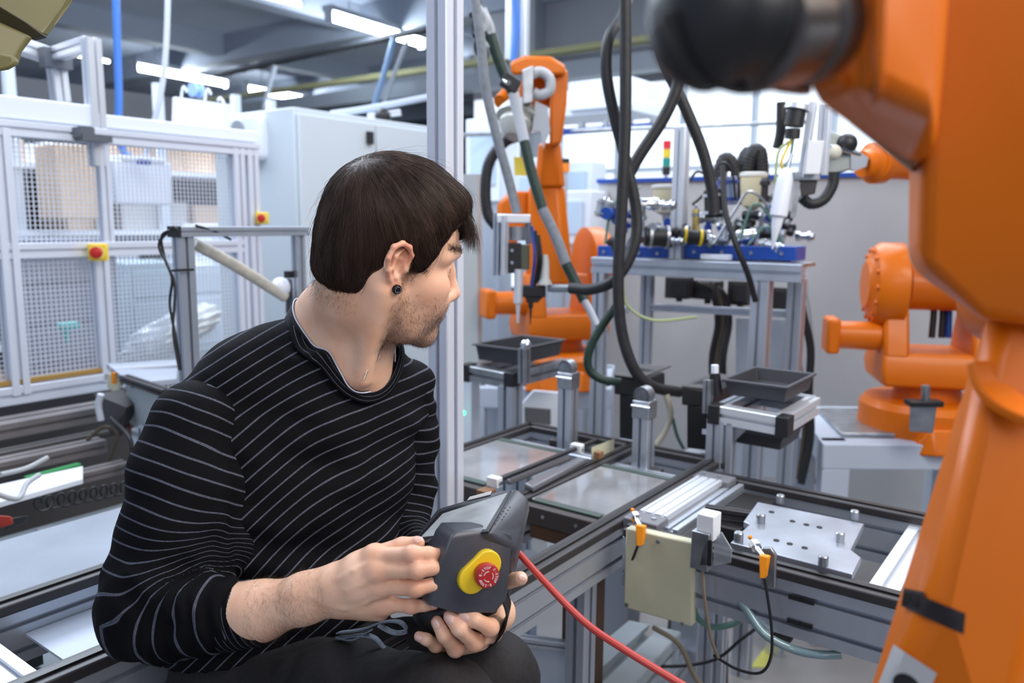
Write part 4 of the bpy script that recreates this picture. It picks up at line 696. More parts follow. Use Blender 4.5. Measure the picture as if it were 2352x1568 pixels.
# hanging tool of the rear robot
D_ = 2.45
tl = Thing('dispensing_tool', 'aluminium-framed dispensing tool with two needles before the rear robot', 'tool', P(1180, 640, D_))
tl.add('frame_side', extr(P(1146, 490, D_), P(1144, 632, D_), .022, .03, hint=U), ALU); tl.add('frame_side', extr(P(1160, 495, D_-.03), P(1158, 632, D_-.03), .012, .02, hint=U), ALUB); tl.add('frame_top', obox(P(1180, 502, D_), A3([.10, 0, 0]), Y_*.06, Z*.026), ALUB, bevel=.003); tl.add('frame_side', extr(P(1214, 510, D_+.03), P(1214, 560, D_+.03), .010, .02, hint=U), ALU)
tl.add('motor', cyl(P(1188, 520, D_), P(1188, 552, D_), .026, n=20), STEEL); tl.add('valve_block', obox(P(1180, 592, D_), A3([.045, 0, 0]), Y_*.05, Z*.09), BLK, bevel=.003); tl.add('valve_block', obox(P(1205, 590, D_+.02), A3([.03, 0, 0]), Y_*.04, Z*.075), mat('olive_block', (.12, .13, .09), .5), bevel=.003)
for k, z_ in enumerate((575, 603)): tl.add('screw', lathe(P(1176, z_, D_-.03), -Y_, [(0, .005), (.004, .005), (.004, .0001)], 10), CHROME)
def needle(t, x, y0, y1, y2, d, r, m): t.add('nozzle', lathe(P(x, y0, d), -Z, [(0, r), ((y1-y0)/F*d, r), ((y1-y0)/F*d+.006, r*.5), ((y2-y0)/F*d, r*.25), ((y2-y0)/F*d+.002, .0001)], 20), m)
needle(tl, 1191, 618, 695, 742, D_-.02, .0135, ALUB); needle(tl, 1219, 690, 705, 745, D_, .008, mat('dark_needle', (.05, .04, .035), .4, .5)); tl.add('manifold', obox(P(1225, 668, D_+.02), A3([.075, 0, 0]), Y_*.05, Z*.035), BLK, bevel=.004); tl.add('manifold', hull([P(x, y, D_) for x, y in ((1205, 680), (1250, 680), (1235, 695), (1210, 695))]+[P(x, y, D_+.04) for x, y in ((1205, 680), (1250, 680), (1235, 695), (1210, 695))]), BLK)
for x, y0, y1 in ((1222, 520, 660), (1230, 530, 655), (1237, 540, 650)): tl.add('wire', tube([P(x, y0, D_), P(x+6, (y0+y1)/2, D_-.02), P(x-2, y1, D_)], .005, 8), (BLUE, BLK, mat('olive_block'))[(x-1222)//8 % 3])
tl.add('syringe', lathe(P(1252, 585, D_), -Z, [(0, .008), (.02, .013), (.07, .014), (.085, .022), (.09, .022)], 18), mat('translucent_white', (.6, .62, .6), .4), label='pale syringe')
tl.add('hose_nipple', cyl(P(1262, 662, D_), P(1312, 662, D_-.05), .012, n=14), STEEL)
# ================================================================ right robot
r2, b, c, X_, Y_ = robot_base(2120, 2.95, 1000, 'orange industrial robot at right behind the foreground arm', s=.94)
j2, X2, Y2 = robot_mid(r2, c, .94, -1, X_, Y_, -12)
arm_hull(r2, 'lower_arm', [(2165, 650, 3.0, 40, .07), (2175, 520, 3.05, 44, .07), (2190, 380, 3.1, 40, .06)]); r2.add('counter_motor', lathe(j2+X2*.0, X2, [(-.1, .09), (.1, .09)], 28), ORGD)
arm_hull(r2, 'upper_arm', [(2190, 330, 3.1, 60, .1), (2190, 400, 3.1, 55, .1)]); r2.add('forearm', cyl(P(2180, 365, 3.05), P(2015, 375, 2.8), .085, .05, 28), ORG); r2.add('wrist', lathe(P(2035, 372, 2.85), nrm(A3([-1, -.3, -.1])), [(0, .06), (.02, .072), (.06, .07), (.07, .05), (.1, .045)], 28), ORG); r2.add('wrist_flange', slab([P(1962, 340, 2.78), P(1995, 362, 2.78), P(1990, 382, 2.78), P(1965, 392, 2.78), P(1945, 385, 2.78)], Y_, .03), mat('grey_bracket'), label='grey drilled flange')
r2.add('connector_box', hull([P(x, y, d) for x, y in ((2090, 928), (2152, 932), (2143, 995), (2088, 990)) for d in (2.60, 2.66)]), STEEL, label='grey connector box on the base', bevel=.004); r2.add('connector_clamp', obox(P(2122, 925, 2.6), A3([.11, 0, 0]), Y_*.05, Z*.02), BLK, bevel=.004); r2.add('connector_plug', cyl(P(2126, 920, 2.6), P(2126, 885, 2.6), .013), STEEL)
for q, m in ((((2135, 620, 2.95), (2145, 700, 2.95), (2140, 775, 2.95)), BLK), (((2150, 625, 2.97), (2165, 700, 2.97), (2162, 775, 2.97)), BLK), (((2180, 700, 2.97), (2178, 775, 2.97)), BLUE)): r2.add('cable', tube([P(*a) for a in q], .012, 8), m)
D2 = 2.3
t2 = Thing('dispensing_gun', 'white dispensing gun with aluminium rails hanging from the right robot', 'tool', P(1830, 540, D2))
t2.add('rail', extr(P(1868, 235, D2), P(1842, 408, D2), .018, .03, hint=U), ALUB); t2.add('rail', extr(P(1897, 240, D2), P(1886, 402, D2), .03, .03, hint=U), ALUB); t2.add('slide', obox(P(1868, 362, D2-.03), A3([.042, 0, 0]), Y_*.02, A3([.006, 0, .09])), mat('white_block'), bevel=.002)
t2.add('motor', cyl(P(1823, 290, D2), P(1830, 252, D2), .026, n=20), BLK); t2.add('motor_cap', cyl(P(1830, 252, D2), P(1833, 240, D2), .034, n=20), ALUB); t2.add('motor_plug', cyl(P(1822, 296, D2), P(1820, 318, D2), .020, n=16), BLK)
a, b_ = P(1806, 395, D2-.02), P(1787, 500, D2-.02); ax = nrm(b_-a); L = np.linalg.norm(b_-a); t2.add('cartridge', lathe(a-ax*.0, ax, [(-.012, .008), (0, .016), (.02, .022), (L*.95, .024), (L, .016), (L+.02, .014), (L+.085, .003), (L+.09, .0001)], 28), mat('white_satin', (.80, .84, .92), .3), label='white cartridge with pointed nozzle'); t2.add('cartridge_rod', cyl(a-ax*.05+A3([.006, 0, 0]), a, .006), CHROME)
t2.add('carriage', obox(P(1848, 405, D2+.02), A3([.07, 0, 0]), Y_*.06, Z*.025), STEEL, bevel=.003); t2.add('carriage_body', hull([P(x, y, d) for x, y in ((1835, 412), (1878, 412), (1872, 445), (1840, 452)) for d in (D2, D2+.06)]), DCAP, bevel=.003)
t2.add('side_valve', hull([P(x, y, d) for x, y in ((1825, 420), (1838, 420), (1828, 500), (1815, 500)) for d in (D2, D2+.03)]), STEEL); t2.add('gripper_body', hull([P(x, y, d) for x, y in ((1908, 300), (1955, 320), (1955, 390), (1900, 405), (1895, 330)) for d in (D2+.1, D2+.2)]), mat('grey_casting', (.30, .33, .32), .4, .4), bevel=.006); t2.add('gripper_cap', ball(P(1945, 330, D2+.1), .03, 14, 9), BLK); t2.add('gripper_cap', ball(P(1915, 350, D2+.06), .022, 14, 9), mat('cream_block', (.6, .58, .48), .5)); t2.add('lever', cyl(P(1900, 335, D2+.05), P(1975, 355, D2+.1), .006), CHROME)
for i, q in enumerate((((1818, 320, D2), (1795, 370, D2), (1800, 392, D2)), ((1822, 320, D2), (1815, 360, D2), (1800, 385, D2)), ((1812, 325, D2), (1788, 350, D2), (1780, 420, D2)))): t2.add('wire', tube([P(*a) for a in q], .004, 8), (YEL, mat('green_tube'), mat('pale_green_tube'))[i])
line('black_hose', [(1795, 235, D2+.1), (1793, 300, D2+.1), (1785, 340, D2+.1)], .014, RUB, 'short black hose dropping behind the white dispensing gun')
line('corrugated_hose', [(1840, 452, 2.4), (1862, 468, 2.4), (1892, 458, 2.4), (1912, 425, 2.4), (1915, 395, 2.4)], .0155, RUB, 'black ribbed hose curving under the dispensing gun', ridges=.01)
# ================================================================ foreground arm
from mathutils.bvhtree import BVHTree
def surf(o, px, py):
    me = o.data; off = Vector(o.parent.location); B = BVHTree.FromPolygons([v.co+off for v in me.vertices], [tuple(p.vertices) for p in me.polygons])
    h = B.ray_cast(Vector(CP), Vector(nrm(ray(px, py)))); h = h if h[0] is not None else B.find_nearest(Vector(P(px, py, .68))); n_ = A3(h[1]); n_ = n_ if n_@ray(px, py) < 0 else -n_; return A3(h[0]), n_
def decal(o, quad, k, off): # thin film laid on a surface
    g = Geo(); G_ = [[None]*(k+1) for _ in range(k+1)]; a, b, c, d = [A3(q, dtype=float) for q in quad]
    for i in range(k+1):
        for j in range(k+1):
            p = (a*(1-i/k)+b*i/k)*(1-j/k)+(d*(1-i/k)+c*i/k)*j/k; q, n_ = surf(o, *p); g.v.append(q+n_*off)
    for i in range(k):
        for j in range(k): g.f.append((i*(k+1)+j, (i+1)*(k+1)+j, (i+1)*(k+1)+j+1, i*(k+1)+j+1))
    return g
P_keep, FS = P, .8
def P(px, py, d): return P_keep(px, py, d*.8)
def hp(pts): return [P(*q) for q in pts]
fa = Thing('foreground_robot_arm', 'large out-of-focus orange robot arm along the right edge', 'robot arm', P(2200, 1568, .72))
fa.add('upper_link', hull(hp([(2118, -120, .66), (2160, -120, .60), (2480, -120, .60), (2480, -120, .85), (2118, -120, .80), (2090, 300, .70), (2120, 300, .62), (2085, 612, .72), (2110, 600, .64), (2480, 560, .62), (2480, 560, .86), (2180, 655, .68), (2262, 740, .66), (2480, 760, .66), (2480, 760, .84), (2200, 690, .76)])), ORG, bevel=.012, seg=4, label='broad upper link')
fa.add('joint_disc', lathe(P(2400, 690, .72), nrm(A3([-.1, -1, .1])), [(-.06, .035), (-.02, .038), (.0, .036), (.012, .03), (.014, .0001)], 40), ORGD)
ll = fa.add('lower_link', hull(hp([(2270, 745, .74), (2300, 700, .70), (2480, 700, .70), (2480, 800, .86), (2300, 760, .82), (2215, 905, .735), (2150, 1120, .73), (1992, 1600, .73), (1930, 1790, .73), (2290, 1760, .62), (2420, 1300, .64), (2460, 1000, .66), (2480, 1700, .80), (2060, 1700, .88), (2260, 1000, .88), (2160, 1330, .66), (2240, 1600, .635)])), ORG, bevel=.014, seg=4, label='slanting lower link')
fa.add('web_rib', sweep([(-.012, -.004), (.012, -.004), (.012, .004), (-.012, .004)], smoothpts(hp([(2262, 830, .70), (2275, 880, .69), (2305, 918, .675), (2352, 945, .66), (2400, 960, .65)]), 6)), ORG, bevel=.003)
fa.add('black_strap', decal(ll, [(2063, 1344), (2217, 1408), (2213, 1456), (2056, 1384)], 10, .0008), mat('black_tape', (.012, .009, .011), .5), label='black strap band')
stk = fa.add('sticker', decal(ll, [(2054, 1480), (2153, 1545), (2118, 1630), (2012, 1590)], 8, .0006), mat('white_sticker'), label='white sticker with a black symbol')
fa.add('sticker_symbol', lathe(*(lambda h: (h[0], h[1]))(surf(ll, 2085, 1578)), [(0, .0105), (.0014, .0105), (.0014, .0001)], 28), BLK, parent=stk)
fa.add('wrist_casting', hull(hp([(1885, -120, .52), (1865, 40, .52), (1862, 195, .53), (1885, 235, .53), (1960, 290, .55), (2095, 375, .60), (2150, 330, .58), (2160, -120, .52), (1885, -120, .62), (1885, 225, .62), (2120, 390, .70), (2200, -120, .66), (1990, -120, .47), (2000, 190, .48), (2140, 250, .50)])), ORG, bevel=.012, seg=4, label='orange wrist casting')
fa.add('casting_rib', hull(hp([(2005, -120, .462), (2040, -120, .46), (2030, 220, .475), (2000, 250, .49), (2010, 100, .47)]+[(2005, -120, .50), (2040, -120, .50), (2030, 220, .51)])), ORGD, bevel=.004)
fa.add('wrist_underside', hull(hp([(1870, 205, .54), (1960, 292, .56), (2092, 385, .61), (2105, 345, .60), (1960, 250, .55), (1870, 190, .53), (1900, 230, .66), (2100, 400, .72)])), mat('underside_shade_brown', (.22, .13, .08), .5), bevel=.006)  # brown colour stands in for the shading under the orange casting
fa.add('lug', hull(hp([(1862, 165, .50), (1890, 150, .49), (1945, 170, .49), (1945, 205, .50), (1880, 215, .51), (1862, 200, .51), (1870, 170, .54), (1945, 200, .54)])), ORGD, bevel=.005)
fa.add('edge_panel', hull(hp([(2345, 1350, .60), (2400, 1300, .60), (2400, 1600, .6), (2325, 1590, .6), (2345, 1350, .62), (2400, 1600, .62)])), GRYP) if False else None
ft = Thing('foreground_gripper', 'blurred black and chrome gripper held by the foreground arm at the top', 'gripper', P(1680, 100, .42))
ft.add('chrome_barrel', lathe(P(1858, 60, .50), nrm(P(1660, 70, .43)-P(1858, 60, .50)), [(0, .027), (.016, .027), (.018, .023), (.027, .023), (.029, .027), (.060, .027), (.062, .02)], 32), mat('dark_chrome', (.13, .11, .10), .25, .8)); ft.add('barrel_foot', hull(hp([(1740, 120, .44), (1870, 130, .50), (1865, 215, .52), (1790, 218, .46), (1750, 205, .44), (1745, 160, .50), (1860, 225, .56)])), mat('brown_casting', (.07, .05, .04), .35, .4), bevel=.005)
ft.add('black_bellows', lathe(P(1715, 40, .455), nrm(P(1480, 30, .42)-P(1715, 40, .455)), [(0, .028), (.006, .031), (.014, .029), (.022, .031), (.031, .028), (.038, .021), (.042, .011), (.043, .0001)], 32), BLK); ft.add('black_motor', hull(hp([(1500, 60, .42), (1560, 150, .42), (1590, 185, .425), (1640, 205, .43), (1715, 212, .44), (1730, 150, .46), (1700, 20, .46), (1520, 20, .42), (1600, 130, .50), (1730, 190, .50), (1640, 190, .50)])), BLK, bevel=.012, seg=4)
P = P_keep
def hp(pts): return [P(*q) for q in pts]
# ================================================================ machinery below the fence, left
mb = Thing('left_conveyor', 'long grey machine beams below the mesh fence at far left', 'conveyor', W(-.8, -1.9, .5))
def lb(y0, y1, v_, w_, h_, m, x1=240, nm='beam'):
    a = PV(-60, y0, v_); b = PV(x1, y1, v_); z_ = (a[2]+b[2])/2; a[2] = b[2] = z_; mb.add(nm, extr(a, b, w_, h_, hint=Z), m)
TAUP = mat('taupe_metal', (.22, .20, .20), .5, .3, .2, 10)
lb(1000, 935, -1.95, .10, .05, TAUP, 250); lb(1052, 1000, -1.80, .05, .03, mat('dark_rail', (.07, .065, .065), .5), 260); lb(1085, 1020, -1.7, .06, .04, TAUP, 235); lb(1140, 1080, -1.55, .05, .03, TAUP, 290)
mb.add('bed', mbox(-1.8, .55, -1.95, -.92, .50, .52), mat('grey_bed', (.25, .29, .31), .4, .2, .2, 6)); mb.add('side_wall', mbox(-1.8, .4, -2.30, -2.24, .1, .9), mat('dark_rail')); mb.add('apron', mbox(-1.8, -.1, -1.30, -1.28, .52, .62), mat('grey_bed'))
for u_ in (-1.6, -.6, .3): mb.add('leg', extr(W(u_, -1.2, 0), W(u_, -1.2, .5), .06), ALU); mb.add('leg', extr(W(u_, -1.9, 0), W(u_, -1.9, .5), .06), ALU)
t = Thing('green_trimmed_tray', 'pale tray with a green edge on the left machine', 'tray', P(100, 1120, 2.0)); q = [(-60, 1125, 1.8), (190, 1070, 2.1), (190, 1100, 2.05), (-60, 1170, 1.75)]; t.add('panel', slab(hp(q), Z*-1, .012), WHT); t.add('green_edge', extr(P(60, 1100, 2.0), P(182, 1068, 2.12), .02, .012, hint=Z), mat('green_plastic', (.03, .30, .08), .5)); t.add('leg', obox(A3([*P(100, 1120, 2.0)[:2], .6]), U*.04, V*.04, Z*.2), ALU)
sp_ = []; a, b = P(80, 1160, 1.75), P(300, 1118, 2.0)
for k in range(90): q = k/89*9*2*math.pi; sp_.append(a+(b-a)*k/89+Z*math.sin(q)*.017+A3([math.cos(q)*.008, math.cos(q)*.012, 0]))
single('coiled_cable', tube(sp_, .003, 6, 2), BLK, 'coiled black cable hanging over the left machine bed', 'cable')
for i, q in enumerate((((0, 1090, 1.8), (60, 1075, 1.9), (110, 1050, 1.95)), ((-20, 1130, 1.7), (40, 1145, 1.75), (62, 1110, 1.8), (90, 1090, 1.85)), ((200, 1010, 2.3), (240, 980, 2.3), (270, 1000, 2.3), (250, 1060, 2.3)), ((255, 960, 2.3), (300, 1010, 2.2), (300, 1080, 2.2)), ((230, 940, 2.4), (280, 960, 2.35), (310, 1000, 2.3)))): single('loose_cable', tube([P(*a) for a in q], .006, 8), (mat('grey_cable'), mat('grey_cable'), mat('brown_cable'), BLK, mat('dark_red_cable', (.12, .03, .03), .5))[i], ('grey cable lying along the beam at the left edge', 'grey cable looping over the green-edged tray', 'brown cable below the fence corner', 'black cable below the fence corner', 'dark red cable below the fence corner')[i], 'cable')
t = Thing('power_tool', 'red and black hand tool lying on the left machine bed', 'tool', P(20, 1200, 1.6)); t.add('body', hull(hp([(-40, 1180, 1.55), (30, 1185, 1.6), (35, 1205, 1.6), (-40, 1225, 1.55), (-30, 1190, 1.7)])), mat('dark_red', (.30, .03, .02), .5), bevel=.006); t.add('grip', hull(hp([(20, 1190, 1.6), (68, 1182, 1.65), (60, 1200, 1.65), (10, 1218, 1.6), (30, 1195, 1.7)])), BLK, bevel=.004); t.add('foot', obox(A3([*P(0, 1205, 1.62)[:2], .58]), U*.1, V*.06, Z*.1), BLK)
lc = Thing('left_transfer_unit', 'pale transfer unit with dark rails behind the goal-shaped frame', 'conveyor', P(330, 880, 2.4))
lc.add('top_plate', slab(hp([(245, 835, 2.55), (410, 825, 2.75), (405, 870, 2.5), (300, 880, 2.3)]), -Z, .015), mat('pale_sheet')); lc.add('bar', extr(P(255, 850, 2.5), P(405, 842, 2.65), .03, .02, hint=Z), ALUB); lc.add('rail', extr(P(285, 868, 2.35), P(385, 902, 2.15), .03, .02, hint=Z), DCAP); lc.add('side', hull(hp([(290, 875, 2.35), (385, 910, 2.15), (385, 990, 2.15), (330, 1000, 2.3), (290, 960, 2.4)])), mat('pale_grey_side', (.45, .50, .52), .5)); lc.add('cream_plate', slab(hp([(248, 858, 2.5), (275, 872, 2.45), (272, 905, 2.45), (246, 890, 2.5)]), A3([0, 1., 0]), .01), CREAM); lc.add('orange_tag', obox(P(262, 868, 2.44), A3([.012, 0, 0]), Y_*.01, Z*.035), OTAG)
lc.add('dark_bracket', hull(hp([(215, 905, 2.4), (300, 890, 2.4), (325, 920, 2.35), (290, 935, 2.3), (280, 1000, 2.3), (255, 1000, 2.3)])), DCAP); lc.add('leg', extr(A3([*P(330, 980, 2.25)[:2], 0]), P(330, 980, 2.25), .05), ALU); lc.add('ribbon', tube(hp([(232, 905, 2.3), (226, 930, 2.3), (232, 965, 2.3)]), .010, 8), mat('white_cable'))
# ================================================================ the person: implicit surfaces turned into one mesh
class SDF:
    def __init__(s, lo, hi, h):
        s.lo = A3(lo, dtype=float); s.h = h; s.n = np.ceil((A3(hi)-s.lo)/h).astype(int)+1
        s.val = np.full(s.n, .06, np.float32)
    def block(s, lo, hi):
        a = np.clip(np.floor((A3(lo)-s.lo)/s.h).astype(int), 0, s.n); b = np.clip(np.ceil((A3(hi)-s.lo)/s.h).astype(int)+1, 0, s.n)
        sl = tuple(slice(a[i], b[i]) for i in range(3))
        g = [(s.lo[i]+s.h*np.arange(a[i], b[i])).astype(np.float32) for i in range(3)]
        return sl, g[0][:, None, None], g[1][None, :, None], g[2][None, None, :]
    def op(s, d, sl, k, mode):
        v = s.val[sl]
        if mode == 'sub': d = -d; h = np.maximum(k-abs(v-d), 0)/max(k, 1e-6); s.val[sl] = np.maximum(v, d)+h*h*k/4
        else: h = np.maximum(k-abs(v-d), 0)/max(k, 1e-6); s.val[sl] = np.minimum(v, d)-h*h*k/4
    def cone(s, a, b, r1, r2=None, k=.01, mode='add'):
        a = A3(a, dtype=float); b = A3(b, dtype=float); r2 = r1 if r2 is None else r2; m = max(r1, r2)+max(k, .012)+.004
        sl, X, Y, Q = s.block(np.minimum(a, b)-m, np.maximum(a, b)+m)
        if min(s.val[sl].shape) == 0: return
        ba = b-a; t = np.clip(((X-a[0])*ba[0]+(Y-a[1])*ba[1]+(Q-a[2])*ba[2])/(ba@ba+1e-12), 0, 1)
        d = np.sqrt((X-a[0]-t*ba[0])**2+(Y-a[1]-t*ba[1])**2+(Q-a[2]-t*ba[2])**2)-(r1+(r2-r1)*t)
        s.op(d, sl, k, mode)
    def chain(s, pts, rs, k=.01, mode='add', kk=None):
        for i in range(len(pts)-1): s.cone(pts[i], pts[i+1], rs[i], rs[i+1], k if i == 0 or kk is None else kk, mode)
    def ell(s, c, r, R=None, k=.01, mode='add'):
        c = A3(c, dtype=float); r = A3(r, dtype=float); m = r.max()+max(k, .012)+.004
        if R is None: R = np.eye(3)
        sl, X, Y, Q = s.block(c-m, c+m)
        if min(s.val[sl].shape) == 0: return
        x, y, z = X-c[0], Y-c[1], Q-c[2]
        q = [R[0, i]*x+R[1, i]*y+R[2, i]*z for i in range(3)]
        k0 = np.sqrt(sum((q[i]/r[i])**2 for i in range(3))); k1 = np.sqrt(sum((q[i]/r[i]**2)**2 for i in range(3)))+1e-9
        s.op(k0*(k0-1)/k1, sl, k, mode)
    def field(s, fn, lo, hi, k=.01, mode='add'):
        sl, X, Y, Q = s.block(lo, hi); s.op(fn(X, Y, Q).astype(np.float32), sl, k, mode)
    def sample(s, p):
        q = (np.asarray(p)-s.lo)/s.h; i = np.clip(np.floor(q).astype(int), 0, s.n-2); t = q-i; o = 0
        for dx in (0, 1):
            for dy in (0, 1):
                for dz in (0, 1):
                    o = o+s.val[i[:, 0]+dx, i[:, 1]+dy, i[:, 2]+dz]*np.abs(1-dx-t[:, 0])*np.abs(1-dy-t[:, 1])*np.abs(1-dz-t[:, 2])
        return o
    def grad(s, p):
        e = s.h; p = np.asarray(p, float)
        g = np.stack([s.sample(p+e*np.eye(3)[i])-s.sample(p-e*np.eye(3)[i]) for i in range(3)], 1)
        return g/(np.linalg.norm(g, axis=1, keepdims=True)+1e-9)
    def project(s, p, off=0., it=6):
        p = np.array(p, float)
        for _ in range(it): p = p-s.grad(p)*(s.sample(p)-off)[:, None]
        return p
    def mesh(s, relax=3):
        val = s.val; S = val < 0; h = s.h
        c = np.zeros(tuple(s.n-1), np.int8)
        for dx in (0, 1):
            for dy in (0, 1):
                for dz in (0, 1): c += S[dx:s.n[0]-1+dx, dy:s.n[1]-1+dy, dz:s.n[2]-1+dz]
        I = np.argwhere((c > 0) & (c < 8)); idx = -np.ones(c.shape, np.int32); idx[tuple(I.T)] = np.arange(len(I))
        acc = np.zeros((len(I), 3)); cnt = np.zeros(len(I)); cor = [(a, b, d) for a in (0, 1) for b in (0, 1) for d in (0, 1)]
        vals = {q: val[I[:, 0]+q[0], I[:, 1]+q[1], I[:, 2]+q[2]] for q in cor}
        for q in cor:
            for ax in range(3):
                if q[ax]: continue
                r = list(q); r[ax] = 1; r = tuple(r); a, b = vals[q], vals[r]; m = (a < 0) != (b < 0)
                t = a/(a-b+1e-12); pp = np.tile(A3(q, dtype=float), (len(I), 1)); pp[:, ax] = t; acc[m] += pp[m]; cnt[m] += 1
        v = s.lo+h*(I+acc/np.maximum(cnt, 1)[:, None]); F_ = []
        for ax in range(3):
            b_, c_ = (ax+1) % 3, (ax+2) % 3
            a0 = [slice(None)]*3; a1 = [slice(None)]*3; a0[ax] = slice(0, -1); a1[ax] = slice(1, None)
            E = np.argwhere(S[tuple(a0)] != S[tuple(a1)])
            E = E[(E[:, b_] > 0) & (E[:, c_] > 0) & (E[:, b_] < s.n[b_]-1) & (E[:, c_] < s.n[c_]-1)]
            inn = S[tuple(E.T)]; q = []
            for db, dc in ((-1, -1), (0, -1), (0, 0), (-1, 0)):
                e = E.copy(); e[:, b_] += db; e[:, c_] += dc; q.append(idx[tuple(e.T)])
            q = np.stack(q, 1); q[~inn] = q[~inn][:, ::-1]; F_.append(q)
        f = np.concatenate(F_); f = f[(f >= 0).all(1)]
        for _ in range(relax): # light smoothing
            a = np.zeros_like(v); n = np.zeros(len(v))
            for i in range(4):
                j = (i+1) % 4
                for p_, q_ in ((i, j), (j, i)):
                    for ax in range(3): a[:, ax] += np.bincount(f[:, p_], v[f[:, q_], ax], len(v))
                    n += np.bincount(f[:, p_], minlength=len(v))
            v = v*.5+.5*a/np.maximum(n, 1)[:, None]
        return v, f
def npmesh(name, v, f, m, parent=None, loc=(0, 0, 0), attrs=None):
    me = bpy.data.meshes.new(name); v = np.asarray(v)-A3(loc); f = np.asarray(f); k = f.shape[1]
    me.vertices.add(len(v)); me.vertices.foreach_set('co', v.astype(np.float32).ravel())
    me.loops.add(f.size); me.loops.foreach_set('vertex_index', f.astype(np.int32).ravel())
    me.polygons.add(len(f)); me.polygons.foreach_set('loop_start', np.arange(len(f), dtype=np.int32)*k)
    me.polygons.foreach_set('use_smooth', [True]*len(f)); me.update(calc_edges=True)
    for an, (ty, d) in (attrs or {}).items():
        at = me.attributes.new(an, ty, 'POINT'); at.data.foreach_set('value' if ty == 'FLOAT' else 'vector', np.asarray(d, np.float32).ravel())
    me.materials.append(m); o = bpy.data.objects.new(name, me); col.objects.link(o)
    if parent is not None: o.parent = parent
    return o
def vnoise(p, sc, seed=0): # smooth value noise
    rs = np.random.RandomState(seed); T = rs.rand(32, 32, 32); q = np.asarray(p)*np.asarray(sc)+100; i = np.floor(q).astype(int); t = q-i; t = t*t*(3-2*t); o = 0
    for dx in (0, 1):
        for dy in (0, 1):
            for dz in (0, 1):
                o = o+T[(i[:, 0]+dx) % 32, (i[:, 1]+dy) % 32, (i[:, 2]+dz) % 32]*np.abs(1-dx-t[:, 0])*np.abs(1-dy-t[:, 1])*np.abs(1-dz-t[:, 2])
    return o*2-1
def vnormals(v, f):
    n = np.cross(v[f[:, 2]]-v[f[:, 0]], v[f[:, 3]]-v[f[:, 1]]); o = np.zeros_like(v)
    for i in range(4):
        for a in range(3): o[:, a] += np.bincount(f[:, i], n[:, a], len(v))
    return o/(np.linalg.norm(o, axis=1, keepdims=True)+1e-12)
def strands(paths, r): # paths (N,K,3) -> three-sided tapered prisms
    N, K = paths.shape[:2]; d = np.gradient(paths, axis=1); d /= np.linalg.norm(d, axis=2, keepdims=True)+1e-9
    a = np.random.randn(N, 1, 3); x = np.cross(d, a); x /= np.linalg.norm(x, axis=2, keepdims=True)+1e-9; y = np.cross(d, x)
    w = r*np.linspace(1, .25, K)[None, :, None]; V_ = np.stack([paths+w*(x*math.cos(q)+y*math.sin(q)) for q in (0, 2.094, 4.189)], 2)
    b = (np.arange(N)[:, None]*K+np.arange(K-1)[None, :])*3; F_ = np.concatenate([np.stack([b+i, b+(i+1) % 3, b+3+(i+1) % 3, b+3+i], 2).reshape(-1, 4) for i in range(3)])
    return V_.reshape(-1, 3), F_

# ---- head
def rotm(a, b, c):
    ca, sa, cb, sb, cc, sc = math.cos(a), math.sin(a), math.cos(b), math.sin(b), math.cos(c), math.sin(c)
    return A3([[ca, -sa, 0], [sa, ca, 0], [0, 0, 1]]) @ A3([[cb, 0, sb], [0, 1, 0], [-sb, 0, cb]]) @ A3([[1, 0, 0], [0, cc, -sc], [0, sc, cc]])
HR = rotm(math.radians(28.6), math.radians(9.6), math.radians(9.7)); HO = A3([-.1826, 1.1208, 1.4521])
def H(x, y, z): return HR @ A3([x, y, z]) + HO
TORSO = [ # px, py, depth, half width, half depth
    (640, 1640, 1.12, .175, .135), (650, 1500, 1.13, .170, .130), (655, 1400, 1.15, .168, .125), (665, 1250, 1.16, .172, .120), (685, 1080, 1.17, .182, .115),
    (700, 960, 1.17, .185, .105), (722, 880, 1.175, .150, .088), (752, 810, 1.18, .098, .072), (790, 750, 1.18, .066, .062), (820, 690, 1.17, .058, .06)]
TS = nrm(A3([.80, .60, 0])); TF = nrm(A3([.60, -.80, 0]))
_tp = np.array([P(a, b, c) for a, b, c, _, _ in TORSO]); _tz = _tp[:, 2]
def torso_fn(g=0., zmax=9.):
    def fn(X, Y, Q):
        q = Q[0, 0, :]; o = np.argsort(_tz); z = _tz[o]
        cx = np.interp(q, z, _tp[o, 0]); cy = np.interp(q, z, _tp[o, 1])
        hw = np.interp(q, z, A3([t[3] for t in TORSO])[o])+g; hd = np.interp(q, z, A3([t[4] for t in TORSO])[o])+g
        for arr in (cx, cy, hw, hd): arr[:] = np.convolve(np.pad(arr, 9, 'edge'), np.ones(19)/19, 'valid')
        s_ = (X-cx)*TS[0]+(Y-cy)*TS[1]; f_ = (X-cx)*TF[0]+(Y-cy)*TF[1]
        k = np.sqrt((s_/hw)**2+(f_/hd)**2)+1e-6; gr = np.sqrt((s_/hw**2)**2+(f_/hd**2)**2)/k+1e-6
        return np.maximum((k-1)/gr*.9, Q-zmax)
    return fn
CRANIUM = [((.006, 0, .043), (.088, .073, .080)), ((.042, 0, .035), (.056, .062, .062))]
hs = SDF(HO-A3([.16, .17, .32]), HO+A3([.17, .17, .17]), .0017)
def he(c, r, k=.012, mode='add', rr=None): hs.ell(H(*c), r, HR if rr is None else HR@rr, k, mode)
def hc(pts, rs, k=.006, mode='add', kk=None): hs.chain([H(*p) for p in pts], rs, k, mode, kk)
for c, r in CRANIUM: he(c, r, .03)
he((.045, 0, -.03), (.055, .054, .068), .02)
